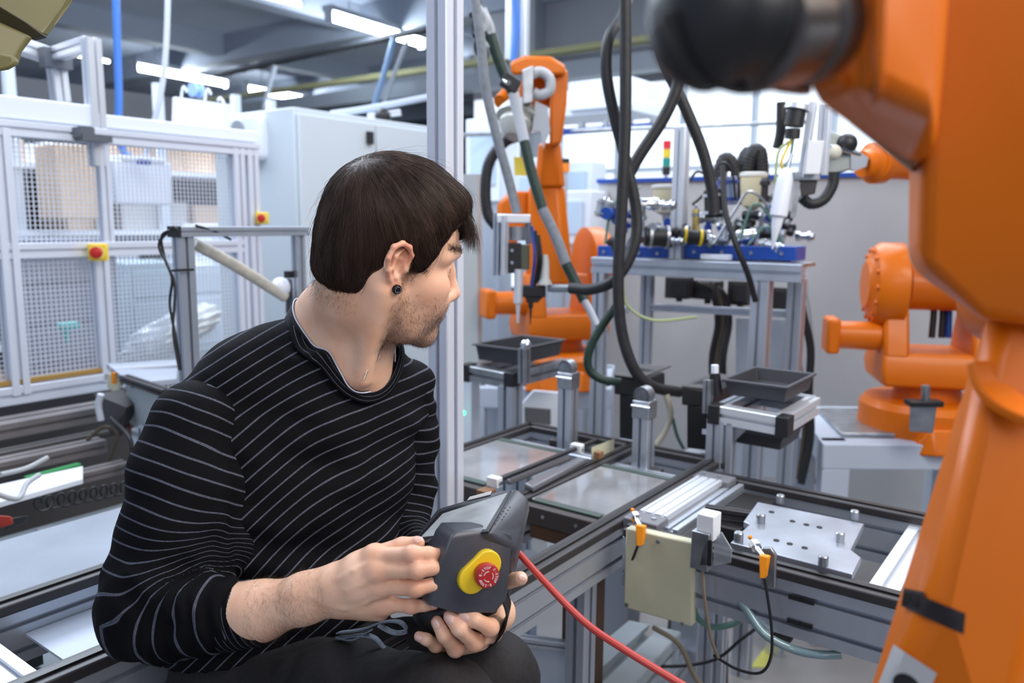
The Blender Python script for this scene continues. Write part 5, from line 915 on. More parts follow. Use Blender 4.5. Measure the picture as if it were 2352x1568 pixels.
for s in (-1, 1):
    hc([(.0, s*.054, -.045), (.04, s*.040, -.088), (.082, s*.012, -.106)], [.019, .019, .016], .02)
    he((.062, s*.044, -.024), (.03, .020, .022), .015)
    hc([(.094, s*.008, .021), (.090, s*.030, .025), (.070, s*.052, .018)], [.009, .010, .008], .012)
    he((.098, s*.030, .000), (.016, .017, .012), .010, 'sub')
    he((.077, s*.031, -.001), (.0150, .0150, .0145), .004)
    hc([(.112, s*.010, -.043), (.104, s*.015, -.044)], [.0080, .0075], .005)
    he((.111, s*.0075, -.052), (.005, .0028, .0035), .002, 'sub')
    hc([(.0, s*.062, .0), (-.02, s*.06, -.02)], [.014, .012], .02)
he((.04, 0, -.075), (.052, .045, .034), .02)
for s in (-1, 1): he((.060, s*.034, -.052), (.032, .021, .030), .02); he((.086, s*.022, -.048), (.018, .013, .018), .015)
hc([(.098, 0, .014), (.105, 0, -.006), (.118, 0, -.034)], [.0075, .0078, .0100], .010)
he((.121, 0, -.039), (.0100, .0098, .0085), .006)
hc([(.113, 0, -.046), (.103, 0, -.052)], [.006, .006], .006)
he((.086, 0, -.070), (.023, .030, .024), .012)
hc([(.100, -.020, -.070), (.108, -.006, -.063), (.1085, 0, -.0645), (.108, .006, -.063), (.100, .020, -.070)], [.003, .0048, .0045, .0048, .003], .004)
hc([(.099, -.019, -.073), (.106, 0, -.0765), (.099, .019, -.073)], [.003, .0058, .003], .004)
hc([(.1, -.022, -.0705), (.1135, 0, -.0700), (.1, .022, -.0705)], [.001, .0014, .001], .002, 'sub')
he((.088, 0, -.101), (.0185, .022, .017), .012)
# neck and throat
hs.chain([H(-.010, 0, -.01), H(-.016, 0, -.06), P(800, 745, 1.19), P(790, 860, 1.19)], [.050, .050, .056, .072], .02)
hs.chain([H(-.024, 0, -.045), P(765, 735, 1.19), P(700, 830, 1.19)], [.042, .046, .062], .04)
hs.chain([H(.005, 0, -.055), P(828, 765, 1.15), P(808, 840, 1.155), P(795, 930, 1.19)], [.040, .042, .046, .045], .03)
hs.cone(H(-.012, -.062, -.035), P(832, 868, 1.10), .015, .009, .03)
# the near ear, modelled, and the far ear
for s in (-1, 1):
    def E_(x, z, o): return (x, s*(.0735+o), z)
    he(E_(-.004, .004, .001), (.020, .005, .028), .005, rr=rotm(-s*.32, 0, 0))
    hc([E_(.012, .006, .003), E_(.013, .018, .006), E_(.006, .029, .010), E_(-.006, .033, .014), E_(-.018, .027, .018), E_(-.0225, .012, .019), E_(-.019, -.004, .015), E_(-.012, -.016, .009), E_(-.006, -.024, .004)],
       [.0026, .0032, .0036, .0038, .0038, .0036, .0034, .0034, .0040], .003)
    hc([E_(.000, .024, .006), E_(-.011, .014, .011), E_(-.011, -.002, .010), E_(-.003, -.014, .006)], [.0022, .0028, .003, .003], .004)
    he(E_(.000, -.001, .006), (.0085, .008, .011), .004, 'sub', rotm(-s*.3, 0, 0))
    he(E_(.003, .016, .007), (.007, .004, .005), .003, 'sub')
    he(E_(.010, -.002, .003), (.0045, .0035, .006), .004)
    he(E_(.001, -.027, .002), (.0080, .0042, .0085), .005)
hv, hf = hs.mesh(2)
# ---- arms and hands
def arm_sdf(lo, hi, h=.0022): return SDF(lo, hi, h)
R_ARM = [(445, 985, 1.06), (400, 1180, 1.01), (318, 1408, .955), (455, 1408, .935), (600, 1402, .915), (700, 1374, .895), (762, 1352, .885)]
ra = [P(*q) for q in R_ARM]
lo = np.min(ra, axis=0)-.09; hi = np.max([P(1040, 1200, .9), P(1040, 1460, .9), *ra], axis=0)+.07
rh = SDF(lo, hi, .0022)
rh.chain(ra, [.046, .043, .035, .036, .0345, .0265, .0225], .012)
rh.cone(P(700, 1362, .893), P(772, 1330, .885), .022, .018, .012); rh.cone(P(700, 1388, .90), P(780, 1372, .89), .021, .017, .012)
# palm as a fan of metacarpals
MC = [(862, 1277, .872), (868, 1310, .862), (872, 1345, .864), (884, 1386, .874)]
PIP = [(946, 1272, .850), (958, 1309, .843), (955, 1351, .846), (945, 1392, .862)]
DIP = [(984, 1271, .857), (992, 1304, .851), (994, 1343, .853), (974, 1390, .866)]
TIP = [(1006, 1273, .868), (1009, 1303, .862), (1010, 1338, .864), (998, 1388, .870)]
RR = [(.0104, .0088, .0080, .0071), (.0108, .0091, .0083, .0074), (.0104, .0088, .0080, .0072), (.0094, .0077, .0069, .0061)]
wr = [(775, 1335, .882), (775, 1347, .879), (778, 1360, .879), (785, 1376, .884)]
for i in range(4):
    rh.chain([P(*wr[i]), P(*[.5*(a+b) for a, b in zip(wr[i], MC[i])]), P(*MC[i])], [.0160, .0155, RR[i][0]+.001], .012)
rh.cone(P(790, 1385, .895), P(872, 1400, .885), .017, .013, .012); rh.cone(P(800, 1340, .895), P(860, 1350, .885), .018, .016, .012)
rh.cone(P(790, 1325, .890), P(858, 1275, .885), .014, .012, .012)
rbase = rh.val.copy(); rall = rbase.copy()
for i in range(4):
    rh.val = rbase.copy()
    for a, b, r1, r2, k in ((MC, PIP, 0, 1, .010), (PIP, DIP, 1, 2, .003), (DIP, TIP, 2, 3, .003)): rh.cone(P(*a[i]), P(*b[i]), RR[i][r1]*.97, RR[i][r2], k)
    rh.ell(P(*PIP[i]), (RR[i][1]*1.12,)*3, k=.004); rh.ell(P(*MC[i]), (RR[i][0]*1.15,)*3, k=.008)
    rall = np.minimum(rall, rh.val)
rh.val = rbase.copy()
rh.chain([P(812, 1322, .895), P(868, 1276, .900), P(925, 1254, .893), P(960, 1247, .885)], [.015, .0125, .0105, .0082], .008, kk=.004)
rh.val = np.minimum(rall, rh.val)
# veins and tendons of the back of the hand
for q in ([(780, 1330, .863), (815, 1312, .860), (850, 1290, .857)], [(800, 1350, .860), (835, 1338, .855), (862, 1318, .853)], [(720, 1365, .873), (790, 1392, .866), (840, 1372, .862), (868, 1362, .858)]):
    rh.chain(list(rh.project([P(*a) for a in q], -.0006)), [.0014]*len(q), .004)
rv, rf = rh.mesh(2)
# left hand, curled round the pendant from below
L_ARM = [(930, 930, 1.30), (945, 1090, 1.29), (930, 1245, 1.25), (1030, 1345, 1.13), (1120, 1395, 1.01), (1142, 1408, .975)]
la = [P(*q) for q in L_ARM]
lo = np.min([P(940, 1440, .86), *la], axis=0)-.07; hi = np.max([P(1220, 1320, .9), *la], axis=0)+.05
lo[2] = P(1000, 1500, .86)[2]-.03
lh = SDF(lo, hi, .0022)
lh.chain(la, [.036, .033, .030, .027, .024, .022], .012)
LM = [(1140, 1422, .925), (1130, 1452, .925), (1098, 1478, .930), (1052, 1492, .938)]
LP = [(1126, 1440, .868), (1090, 1474, .868), (1046, 1489, .872), (1001, 1481, .884)]
LD = [(1092, 1424, .858), (1055, 1444, .852), (1020, 1459, .858), (980, 1468, .872)]
LT = [(1066, 1413, .862), (1033, 1415, .860), (1004, 1428, .864), (962, 1461, .874)]
LR = [(.0100, .0095, .0086, .0078), (.0104, .0098, .0088, .0078), (.0098, .0092, .0082, .0073), (.0086, .0078, .0070, .0062)]
for i in range(4): lh.cone(P(1140, 1408, .975), P(*LM[i]), .017, .012, .012)
lh.cone(P(1135, 1408, .975), P(1140, 1390, .965), .017, .013, .01)
lb = lh.val.copy(); lall = lb.copy()
for i in range(4):
    lh.val = lb.copy()
    for a, b, r1, r2, k in ((LM, LP, 0, 1, .008), (LP, LD, 1, 2, .003), (LD, LT, 2, 3, .003)): lh.cone(P(*a[i]), P(*b[i]), LR[i][r1], LR[i][r2], k)
    lh.ell(P(*LP[i]), (LR[i][1]*1.08,)*3, k=.004); lall = np.minimum(lall, lh.val)
lh.val = lb.copy(); lh.chain([P(1138, 1400, .965), P(1138, 1362, .955), P(1155, 1336, .93), P(1196, 1328, .895)], [.013, .0115, .0100, .0085], .006, kk=.003)
lh.val = np.minimum(lall, lh.val)
lv, lf = lh.mesh(2)
# chest and upper body inside the sweater
bs = SDF(P(640, 1640, 1.12)-A3([.3, .25, .05]), P(790, 750, 1.18)+A3([.25, .25, .05]), .008)
bs.field(torso_fn(-.022, 1.33), bs.lo, bs.lo+bs.h*(bs.n-1))
bs.cone(P(445, 985, 1.06), P(720, 900, 1.18), .05, .05, .03); bs.cone(P(930, 930, 1.28), P(760, 880, 1.18), .045, .05, .03)
bv, bf = bs.mesh(2)
body_v = np.concatenate([hv, rv, lv, bv]); n1, n2, n3 = len(hv), len(hv)+len(rv), len(hv)+len(rv)+len(lv)
body_f = np.concatenate([hf, rf+n1, lf+n2, bf+n3])
# skin tint: redder ears, nose, lips, knuckles; paler nails (0 = plain)
red = np.zeros(len(body_v)); dark = np.zeros(len(body_v))
def spot(c, r, a, arr=None):
    arr = red if arr is None else arr; d = np.linalg.norm(body_v-A3(c), axis=1)/r; arr += a*np.exp(-d*d)
hl = (body_v[:n1]-HO) @ HR
er_ = np.zeros(n1)
for s in (-1, 1):
    for ex_, ez_, eo_ in ((.012, .015, .006), (.002, .030, .011), (-.014, .028, .016), (-.020, .010, .019), (-.014, -.010, .011), (-.002, -.024, .004), (-.006, .008, .012)):
        er_ = np.maximum(er_, np.exp(-(np.linalg.norm(hl-A3([ex_, s*(.0775+eo_), ez_]), axis=1)/.011)**2))
red[:n1] += .75*er_
spot(H(.125, 0, -.038), .02, .35); spot(H(.07, -.045, -.03), .03, .3)
lip = np.exp(-(((hl[:, 0]-.107)/.012)**2+((hl[:, 1])/.019)**2+((hl[:, 2]+.070)/.0085)**2)); red[:n1] += 1.2*lip
brow = np.exp(-((hl[:, 2]-.030-(np.abs(hl[:, 1])-.03)*.15)/.0045)**2)*np.clip((hl[:, 0]-.068)/.01, 0, 1)*(np.abs(hl[:, 1]) > .010); dark[:n1] += .8*brow
for i in range(4):
    spot(P(*PIP[i]), .014, .45); spot(P(*MC[i]), .014, .3); spot(P(*LP[i]), .014, .35); spot(P(*LT[i]), .012, .3); spot(P(*TIP[i]), .012, .4)
nail = np.zeros(len(body_v))
for i in range(4):
    c = P(*LT[i])+A3([-.000, -.007, .002]); q = body_v-c; nail += np.exp(-(np.linalg.norm(q*A3([1, 1, .75]), axis=1)/.0055)**4)
    c = P(*TIP[i])+A3([.005, -.004, .003]); q = body_v-c; nail += np.exp(-(np.linalg.norm(q, axis=1)/.005)**4)*.8
red += .35*nail
stub = np.zeros(len(body_v))
jaw = np.clip((-.030-hl[:, 2])/.02, 0, 1)*np.clip((hl[:, 0]+.006)/.02, 0, 1)*np.clip((hl[:, 2]+.135)/.015, 0, 1)*(1-np.clip(lip*1.5, 0, 1))
jaw = np.maximum(jaw, np.clip(1-np.abs(hl[:, 0]-.012)/.014, 0, 1)*np.clip((.01-hl[:, 2])/.02, 0, 1)*(hl[:, 2] > -.06)*.8)
cheek = np.clip((hl[:, 0]-.03)/.03, 0, 1)*np.clip((hl[:, 2]+.072)/.03, 0, 1); jaw = jaw*(1-.85*cheek)
mou = np.exp(-(((hl[:, 2]+.057)/.006)**2))*np.clip((hl[:, 0]-.075)/.02, 0, 1)*.6
stub[:n1] = np.clip(np.maximum(jaw, mou), 0, 1)
nape = np.clip((-.035-hl[:, 0])/.02, 0, 1)*np.clip((hl[:, 2]+.085)/.02, 0, 1)*.5; stub[:n1] = np.maximum(stub[:n1], nape)
skin = mat('skin', (.66, .37, .25), .48, sss=.12, bump=.12, nscale=420); nt = skin.node_tree; bsdf = nt.nodes['Principled BSDF']
def attr_mix(nt, prev, an, color, fac=1.):
    a = nt.nodes.new('ShaderNodeAttribute'); a.attribute_name = an; mx = nt.nodes.new('ShaderNodeMix'); mx.data_type = 'RGBA'
    cl = nt.nodes.new('ShaderNodeMath'); cl.operation = 'MULTIPLY'; cl.use_clamp = True; cl.inputs[1].default_value = fac
    nt.links.new(a.outputs['Fac'], cl.inputs[0]); nt.links.new(cl.outputs[0], mx.inputs[0])
    if isinstance(prev, tuple): mx.inputs[6].default_value = (*prev, 1)
    else: nt.links.new(prev, mx.inputs[6])
    mx.inputs[7].default_value = (*color, 1); return mx.outputs[2]
tc = nt.nodes.new('ShaderNodeTexCoord'); nz = nt.nodes.new('ShaderNodeTexNoise'); nz.inputs['Scale'].default_value = 26; nz.inputs['Detail'].default_value = 4
nt.links.new(tc.outputs['Object'], nz.inputs['Vector']); rp = nt.nodes.new('ShaderNodeValToRGB')
rp.color_ramp.elements[0].position = .35; rp.color_ramp.elements[0].color = (.82, .47, .305, 1); rp.color_ramp.elements[1].position = .65; rp.color_ramp.elements[1].color = (.88, .57, .405, 1)
nt.links.new(nz.outputs['Fac'], rp.inputs[0])
q = attr_mix(nt, rp.outputs[0], 'red', (.62, .17, .11), .75); q = attr_mix(nt, q, 'nail', (.80, .50, .42), .7); q = attr_mix(nt, q, 'stubble', (.16, .095, .065), .62); q = attr_mix(nt, q, 'dark', (.02, .012, .01), 1)
nt.links.new(q, bsdf.inputs['Base Color'])
PL0 = P(650, 1600, 1.12)
person = npmesh('person', body_v, body_f, skin, None, PL0, {'red': ('FLOAT', red), 'nail': ('FLOAT', nail), 'stubble': ('FLOAT', stub), 'dark': ('FLOAT', dark)})
person.location = PL0; person['label'] = 'young dark-haired man in a striped black sweater perched by the conveyor, looking away'; person['category'] = 'person'
def pchild(name, v, f, m, attrs=None, label=None, parent=None):
    o = npmesh(name, v, f, m, parent or person, PL0, attrs)
    if label: o['label'] = label
    return o
def pgeo(name, g, m, label=None, parent=None, **k):
    o = mesh_obj(name, g, m, parent or person, PL0, **k)
    if label: o['label'] = label
    return o
# eyes
for s in (-1, 1):
    e = ball(H(.0800, s*.031, -.001), .0118, 20, 14); ob = pgeo('eye', e, mat('eye_white', (.7, .68, .66), .15), 'white of the eye with brown iris')
    pgeo('iris', lathe(H(.0800, s*.031, -.001)+HR@A3([.0108, 0, -.0005]), HR@A3([1., 0, 0]), [(0, .0056), (.0010, .0050), (.0014, .0005)], 16), mat('iris_brown', (.05, .025, .012), .1), parent=ob)
    for zz, rr_ in ((.0045, .0024), (-.0065, .0020)):
        pgeo('eyelid', tube([H(.083, s*.019, zz*.3-.001), H(.0905, s*.027, zz), H(.0895, s*.036, zz), H(.081, s*.044, zz*.2-.001)], rr_, 8), skin, parent=ob)
NAIL = mat('fingernail', (.78, .50, .42), .28, coat=.3)
def nail_at(S, p, d, sz):
    q = S.project([p], .0001)[0]; n = S.grad([q])[0]; n = nrm(n); d = nrm(d-n*(d@n)); s = np.cross(n, d); b = ball((0, 0, 0), 1, 14, 8)
    b.v = [q+d*v[0]*sz*1.25+s*v[1]*sz-n*.0006*(v[1]**2+.0)*2+n*v[2]*.0009 for v in b.v]; pgeo('fingernail', b, NAIL, smooth=60)
for i in range(4): a_, b_ = P(*LD[i]), P(*LT[i]); nail_at(lh, b_+A3([-.001, -.010, .003])-(b_-a_)*.05, b_-a_, (.0052, .0052, .0048, .0038)[i])
nail_at(lh, P(1204, 1324, .885), P(1196, 1328, .895)-P(1155, 1336, .93), .0045); nail_at(rh, P(*TIP[3])+A3([.002, -.008, .002]), P(*TIP[3])-P(*DIP[3]), .0034)
nail_at(rh, P(960, 1240, .882), P(960, 1247, .885)-P(925, 1254, .893), .0048)
# ---- stubble hairs, brow hairs, arm hairs
def hairs(pos, nrmv, dirv, L, r, K=4, jit=.35, lift=.35):
    d = dirv-nrmv*(np.sum(dirv*nrmv, 1)[:, None]); d /= np.linalg.norm(d, axis=1, keepdims=True)+1e-9
    d = d+np.random.randn(*d.shape)*jit; d /= np.linalg.norm(d, axis=1, keepdims=True); L = L*(.6+.8*np.random.rand(len(pos)))
    t = np.linspace(0, 1, K)[None, :, None]; return strands(pos[:, None]+t*L[:, None, None]*(d[:, None]+nrmv[:, None]*lift*(1-.5*t)), r)
N_ = vnormals(body_v, body_f); rs = np.random.RandomState(3)
def pick(wgt, n):
    p = wgt/wgt.sum(); i = rs.choice(len(wgt), n, p=p); return i
i = pick(stub*(np.arange(len(stub)) < n1), 9000); pv, pf = hairs(body_v[i]+rs.randn(len(i), 3)*.0009, N_[i], np.tile(HR@A3([.35, 0, -1.]), (len(i), 1)), np.full(len(i), .0048), .00012)
BEARD = mat('beard_hair', (.055, .028, .017), .6); o = pchild('beard_stubble', pv, pf, BEARD); o['kind'] = 'stuff'
bw = np.zeros(len(body_v)); bw[:n1] = brow; i = pick(bw, 700); dv = np.tile(HR@A3([-.5, 0, .2]), (len(i), 1))+np.sign(hl[i, 1])[:, None]*(HR@A3([0, .9, 0]))[None]
pv, pf = hairs(body_v[i], N_[i], dv, np.full(len(i), .007), .00016, jit=.2); o = pchild('eyebrows', pv, pf, mat('brow_hair', (.02, .012, .01), .6)); o['kind'] = 'stuff'
aw = np.zeros(len(body_v)); rp_ = body_v[n1:n2]; wristx = P(745, 1350, .885)[0]; cufx = P(590, 1400, .92)[0]
aw[n1:n2] = np.clip((wristx+.02-rp_[:, 0])/.05, 0, 1)*(rp_[:, 0] > cufx-.005); i = pick(aw, 2600)
pv, pf = hairs(body_v[i], N_[i], np.tile(A3([.55, -.1, -.85]), (len(i), 1)), np.full(len(i), .010), .00006, K=5, jit=.45, lift=.25)
o = pchild('forearm_hair', pv, pf, mat('arm_hair', (.07, .035, .015), .6)); o['kind'] = 'stuff'
# ---- hair of the head
gs = SDF(HO-A3([.15, .15, .14]), HO+A3([.16, .15, .18]), .0025)
def ge(c, r, k=.02, mode='add', rr=None): gs.ell(H(*c), r, HR if rr is None else HR@rr, k, mode)
ge((.004, 0, .052), (.094, .085, .088)); ge((.038, 0, .074), (.066, .069, .048), .03); ge((-.040, 0, .000), (.049, .068, .056), .03)
ge((-.042, 0, -.030), (.042, .060, .026), .02)
gs.ell(H(.152, 0, -.018), (.132, .132, .132), HR, .012, 'sub')
gs.chain([H(.035, 0, .098), H(.085, .0, .080), H(.104, .004, .058)], [.030, .026, .017], .02)
gs.chain([H(.068, -.035, .084), H(.088, -.032, .068)], [.022, .012], .02); gs.chain([H(.068, .035, .084), H(.088, .032, .068)], [.022, .012], .02)
for s in (-1, 1): gs.chain([H(.030, s*.066, .05), H(.034, s*.070, .028), H(.031, s*.070, .008)], [.014, .0095, .0055], .012)
for s in (-1, 1): gs.ell(H(.000, s*.088, -.002), (.022, .028, .036), HR, .008, 'sub')
gs.field(lambda X, Y, Q: (-( (X-HO[0])*HR[0, 2]+(Y-HO[1])*HR[1, 2]+(Q-HO[2])*HR[2, 2]) - .064 + .0*X), gs.lo, gs.lo+gs.h*(gs.n-1), .01, 'none') if False else None
gv, gf = gs.mesh(2); GN = vnormals(gv, gf); g_l = (gv-HO)@HR
CR = H(-.062, -.012, .125)
def flow(p, nv):
    away = p-CR; away -= nv*np.sum(away*nv, 1)[:, None]; away /= np.linalg.norm(away, axis=1, keepdims=True)+1e-6
    l = (p-HO)@HR; fwd = np.clip((l[:, 0]-.0)/.05, 0, 1)[:, None]*np.clip((l[:, 2]-.04)/.03, 0, 1)[:, None]
    d = away*.9+A3([0, 0, -.45])+(HR@A3([1., -.15, 0]))*fwd*.5-(HR@A3([.25, 0, 0]))*np.clip(-l[:, 2]/.03, 0, 1)[:, None]
    d -= nv*np.sum(d*nv, 1)[:, None]; return d/(np.linalg.norm(d, axis=1, keepdims=True)+1e-6)
N = 15000; ok = g_l[:, 2] > -.055; i = pick(ok.astype(float), N); p = gv[i]+rs.randn(N, 3)*.0012; K = 12; pts = [p-GN[i]*.004]
L = .050+.03*rs.rand(N); lump = vnoise(p, 60, 5)
p = gs.project(p, 0, 3); tw = vnoise(p, 45, 9)
for k in range(1, K):
    g = gs.grad(p); d = flow(p, g); sd = np.cross(g, d); d = d+sd*(tw*.35)[:, None]; p = p+d*(L/K)[:, None]
    sv = gs.sample(p); tgt = .0008+.0028*rs.rand(N)*0+.0022*(lump > .1)*(k/K)+.0008; p = p-g*np.clip(sv-tgt, -.004, .004)[:, None]*.8; pts.append(p.copy())
hp = np.stack(pts, 1)
nf = 420; fi = rs.choice(N, nf, replace=False); fly = hp[fi].copy(); lift_ = np.linspace(0, 1, K)[None, :, None]**1.5*(.004+.010*rs.rand(nf))[:, None, None]
cen = H(-.0, 0, .05); outw = fly-cen; outw /= np.linalg.norm(outw, axis=2, keepdims=True); fly = fly+outw*lift_+np.cumsum(rs.randn(nf, K, 3)*.0006, 1)
hp = np.concatenate([hp, fly])
# fringe hanging over the forehead
M_ = 900; t0 = rs.rand(M_)*1.6; yy = (rs.rand(M_)-.5)*.11; base = np.stack([H(.078+.018*rs.rand()-abs(y)*.3, y, .096-.01*rs.rand()) for y in yy]); q = [base]
dx = HR@A3([.85, .0, -.35]); dz = HR@A3([.10, 0, -1.]); side = HR@A3([0, 1., 0]); sdj = (rs.randn(M_)*.25-.1)
for k in range(1, K):
    t = (k/K)**.9; d = dx*(1-t)+dz*t+side[None]*sdj[:, None]*.6; d = d/np.linalg.norm(d, axis=1, keepdims=True); q.append(q[-1]+d*(.0048+.0014*t0)[:, None])
hp = np.concatenate([hp, np.stack(q, 1)])
sv_, sf_ = strands(hp, .00026)
gv2 = gv+GN*(vnoise(gv, (90, 90, 25), 2)*.0012)[:, None]
kp = np.ones(len(gv2), bool); 
ff = gf
av = np.concatenate([gv2, sv_]); af = np.concatenate([ff, sf_+len(gv2)])
HAIR = mat('dark_brown_hair', (.050, .029, .020), .5, 0, .5, 60, .2, stretch=(1, 1, .25))
HAIR.node_tree.nodes['Principled BSDF'].inputs['Specular IOR Level'].default_value = .3
pchild('hair', av, af, HAIR, label='short dark brown hair with a fringe over the forehead')
# ================================================================ clothes
def plane_cut(S, c, n): # keep the side the normal points away from
    g = [(S.lo[i]+S.h*np.arange(S.n[i])) for i in range(3)]
    d = (g[0][:, None, None]-c[0])*n[0]+(g[1][None, :, None]-c[1])*n[1]+(g[2][None, None, :]-c[2])*n[2]
    S.val = np.maximum(S.val, d.astype(np.float32))
def stripe_mat(name, base=(.0045, .0045, .006), line=(.115, .125, .165)):
    m = mat(name, base, .85, bump=.25, nscale=700); nt = m.node_tree; b = nt.nodes['Principled BSDF']
    b.inputs['Sheen Weight'].default_value = .0; b.inputs['Sheen Roughness'].default_value = .5; b.inputs['Specular IOR Level'].default_value = .1
    a = nt.nodes.new('ShaderNodeAttribute'); a.attribute_name = 'stripe'
    def M_(op, x, y=None, z=None, c=False):
        n = nt.nodes.new('ShaderNodeMath'); n.operation = op; n.use_clamp = c
        for i, q in enumerate((x, y, z)):
            if q is None: continue
            if isinstance(q, (int, float)): n.inputs[i].default_value = q
            else: nt.links.new(q, n.inputs[i])
        return n.outputs[0]
    f = M_('FRACT', a.outputs['Fac']); d = M_('ABSOLUTE', M_('SUBTRACT', f, .5))
    l1 = M_('SUBTRACT', 1.0, M_('MULTIPLY', M_('SUBTRACT', d, .050), 40), c=True)
    l2 = M_('MULTIPLY', d, 45, c=True); l = M_('MULTIPLY', l1, M_('MULTIPLY_ADD', l2, .55, .45))
    tc = nt.nodes.new('ShaderNodeTexCoord'); nz = nt.nodes.new('ShaderNodeTexNoise'); nz.inputs['Scale'].default_value = 350
    nt.links.new(tc.outputs['Object'], nz.inputs['Vector']); l = M_('MULTIPLY', l, M_('MULTIPLY_ADD', nz.outputs['Fac'], 1.1, .3, c=True))
    mx = nt.nodes.new('ShaderNodeMix'); mx.data_type = 'RGBA'; nt.links.new(l, mx.inputs[0]); mx.inputs[6].default_value = (*base, 1); mx.inputs[7].default_value = (*line, 1)
    nt.links.new(mx.outputs[2], b.inputs['Base Color']); return m
KNIT = stripe_mat('black_knit_with_thin_grey_stripes')
def seg_param(v, pts): # distance along a polyline, softly blended between its segments
    pts = [A3(p) for p in pts]; L = 0; D = []; S_ = []
    for i in range(len(pts)-1):
        a, b = pts[i], pts[i+1]; l = np.linalg.norm(b-a); t = ((v-a)@(b-a))/(l*l); tc_ = np.clip(t, 0 if i else None, 1 if i < len(pts)-2 else None)
        D.append(np.linalg.norm(v-(a+tc_[:, None]*(b-a)), axis=1)); S_.append(L+np.clip(t, -.6, 1.6)*l); L += l
    D = np.array(D); w_ = np.exp(-(D-D.min(0))/.014); return (w_*np.array(S_)).sum(0)/w_.sum(0), D.min(0)
# torso of the sweater
sw = SDF(P(640, 1600, 1.12)-A3([.30, .28, .02]), P(760, 680, 1.18)+A3([.30, .24, .04]), .0045)
sw.field(torso_fn(.006, P(786, 800, 1.18)[2]), sw.lo, sw.lo+sw.h*(sw.n-1))
sw.chain([P(452, 975, 1.07), P(560, 890, 1.12), P(640, 842, 1.16), P(700, 800, 1.20)], [.056, .060, .058, .052], .03)
sw.chain([P(928, 893, 1.28), P(850, 868, 1.23), P(800, 850, 1.20)], [.052, .050, .05], .03)
def ridge(pts, r, k=.02, mode='add', off=-.004):
    q = sw.project([P(*a) for a in pts], off-r); sw.chain(list(q), [r]*len(q), k, mode)
for q in ([(600, 1060, 1.06), (560, 1180, 1.06), (540, 1300, 1.06)], [(880, 980, 1.08), (868, 1090, 1.06), (850, 1190, 1.06)],
          [(560, 1360, 1.05), (680, 1330, 1.03), (830, 1230, 1.03)], [(520, 1430, 1.05), (700, 1400, 1.03), (880, 1330, 1.03)], [(640, 1230, 1.05), (760, 1190, 1.03), (860, 1110, 1.03)],
          [(700, 930, 1.08), (780, 985, 1.06), (860, 1000, 1.05)]): ridge(q, .011, .028)
NC = P(798, 800, 1.172); NN = nrm(Z + TF*.50 + TS*.15); NA, NB = .070, .080
def neck_loop(S, NC, NN, a_, b_, M_=72):
    eb = nrm(TF-NN*(TF@NN)); ea = np.cross(eb, NN); L_ = []
    for j in range(M_):
        q = 2*math.pi*j/M_; p0 = NC+ea*math.cos(q)*a_+eb*math.sin(q)*b_; t = np.arange(.12, -.10, -.001); pp = p0[None]+NN[None]*t[:, None]
        s = S.sample(pp); i = np.argmax(s < 0); L_.append(pp[i])
    L_ = np.array(L_)
    for _ in range(3): L_ = .5*L_+.25*(np.roll(L_, 1, 0)+np.roll(L_, -1, 0))
    return L_
hem_c = P(640, 1488, 1.05); hem_n = nrm(np.cross(P(930, 1432, 1.10)-P(430, 1532, 1.05), A3([.25, 1., -.05]))); hem_n = hem_n if hem_n[2] < 0 else -hem_n
plane_cut(sw, hem_c, hem_n)
full = SDF(sw.lo, sw.lo+sw.h*(sw.n-1), sw.h); full.val = sw.val.copy()
loop = neck_loop(full, NC, NN, NA, NB)
if DEBUG:
    print('LOOP', [tuple(int(c) for c in pj(q)) for q in loop[::6]])
eb_ = nrm(TF-NN*(TF@NN)); ea_ = np.cross(eb_, NN); gx = [(sw.lo[i]+sw.h*np.arange(sw.n[i])) for i in range(3)]
rel = [gx[0][:, None, None]-NC[0], gx[1][None, :, None]-NC[1], gx[2][None, None, :]-NC[2]]; dt = lambda n_: rel[0]*n_[0]+rel[1]*n_[1]+rel[2]*n_[2]
cyl_ = (np.sqrt((dt(ea_)/(NA-.002))**2+(dt(eb_)/(NB-.002))**2)-1)*NA; cyl_ = np.maximum(cyl_, -(dt(NN)-((loop-NC)@NN).min()+.003)); sw.val = np.maximum(sw.val, (-cyl_).astype(np.float32))
v, f = sw.mesh(2); n = vnormals(v, f)
far = np.clip(np.linalg.norm((v[:, None]-loop[None, ::6]), axis=2).min(1)/.06-.45, 0, 1)*np.clip(np.abs((v-hem_c)@hem_n)/.03, 0, 1)
fold = vnoise(v, (9, 9, 22), 4)*.0065+vnoise(v, (22, 22, 40), 6)*.003+vnoise(v@A3([[.8, .6, .3], [-.6, .8, 0], [-.3, 0, 1]]), (6, 10, 34), 8)*.006
v = v+n*(fold*far)[:, None]
x, z = v[:, 0], v[:, 2]; low = np.clip((1.24-z)/.22, 0, 1)
sx_ = -.02*np.logaddexp(0, -(x+.27)/.02)
st = z-(.16*x+.50*sx_)-.28*low*(x+.20)+.0025*vnoise(v, 12, 3)
sweater = pchild('sweater', v, f, KNIT, {'stripe': ('FLOAT', st/.0188)}, 'black crew-neck sweater with thin grey double stripes')
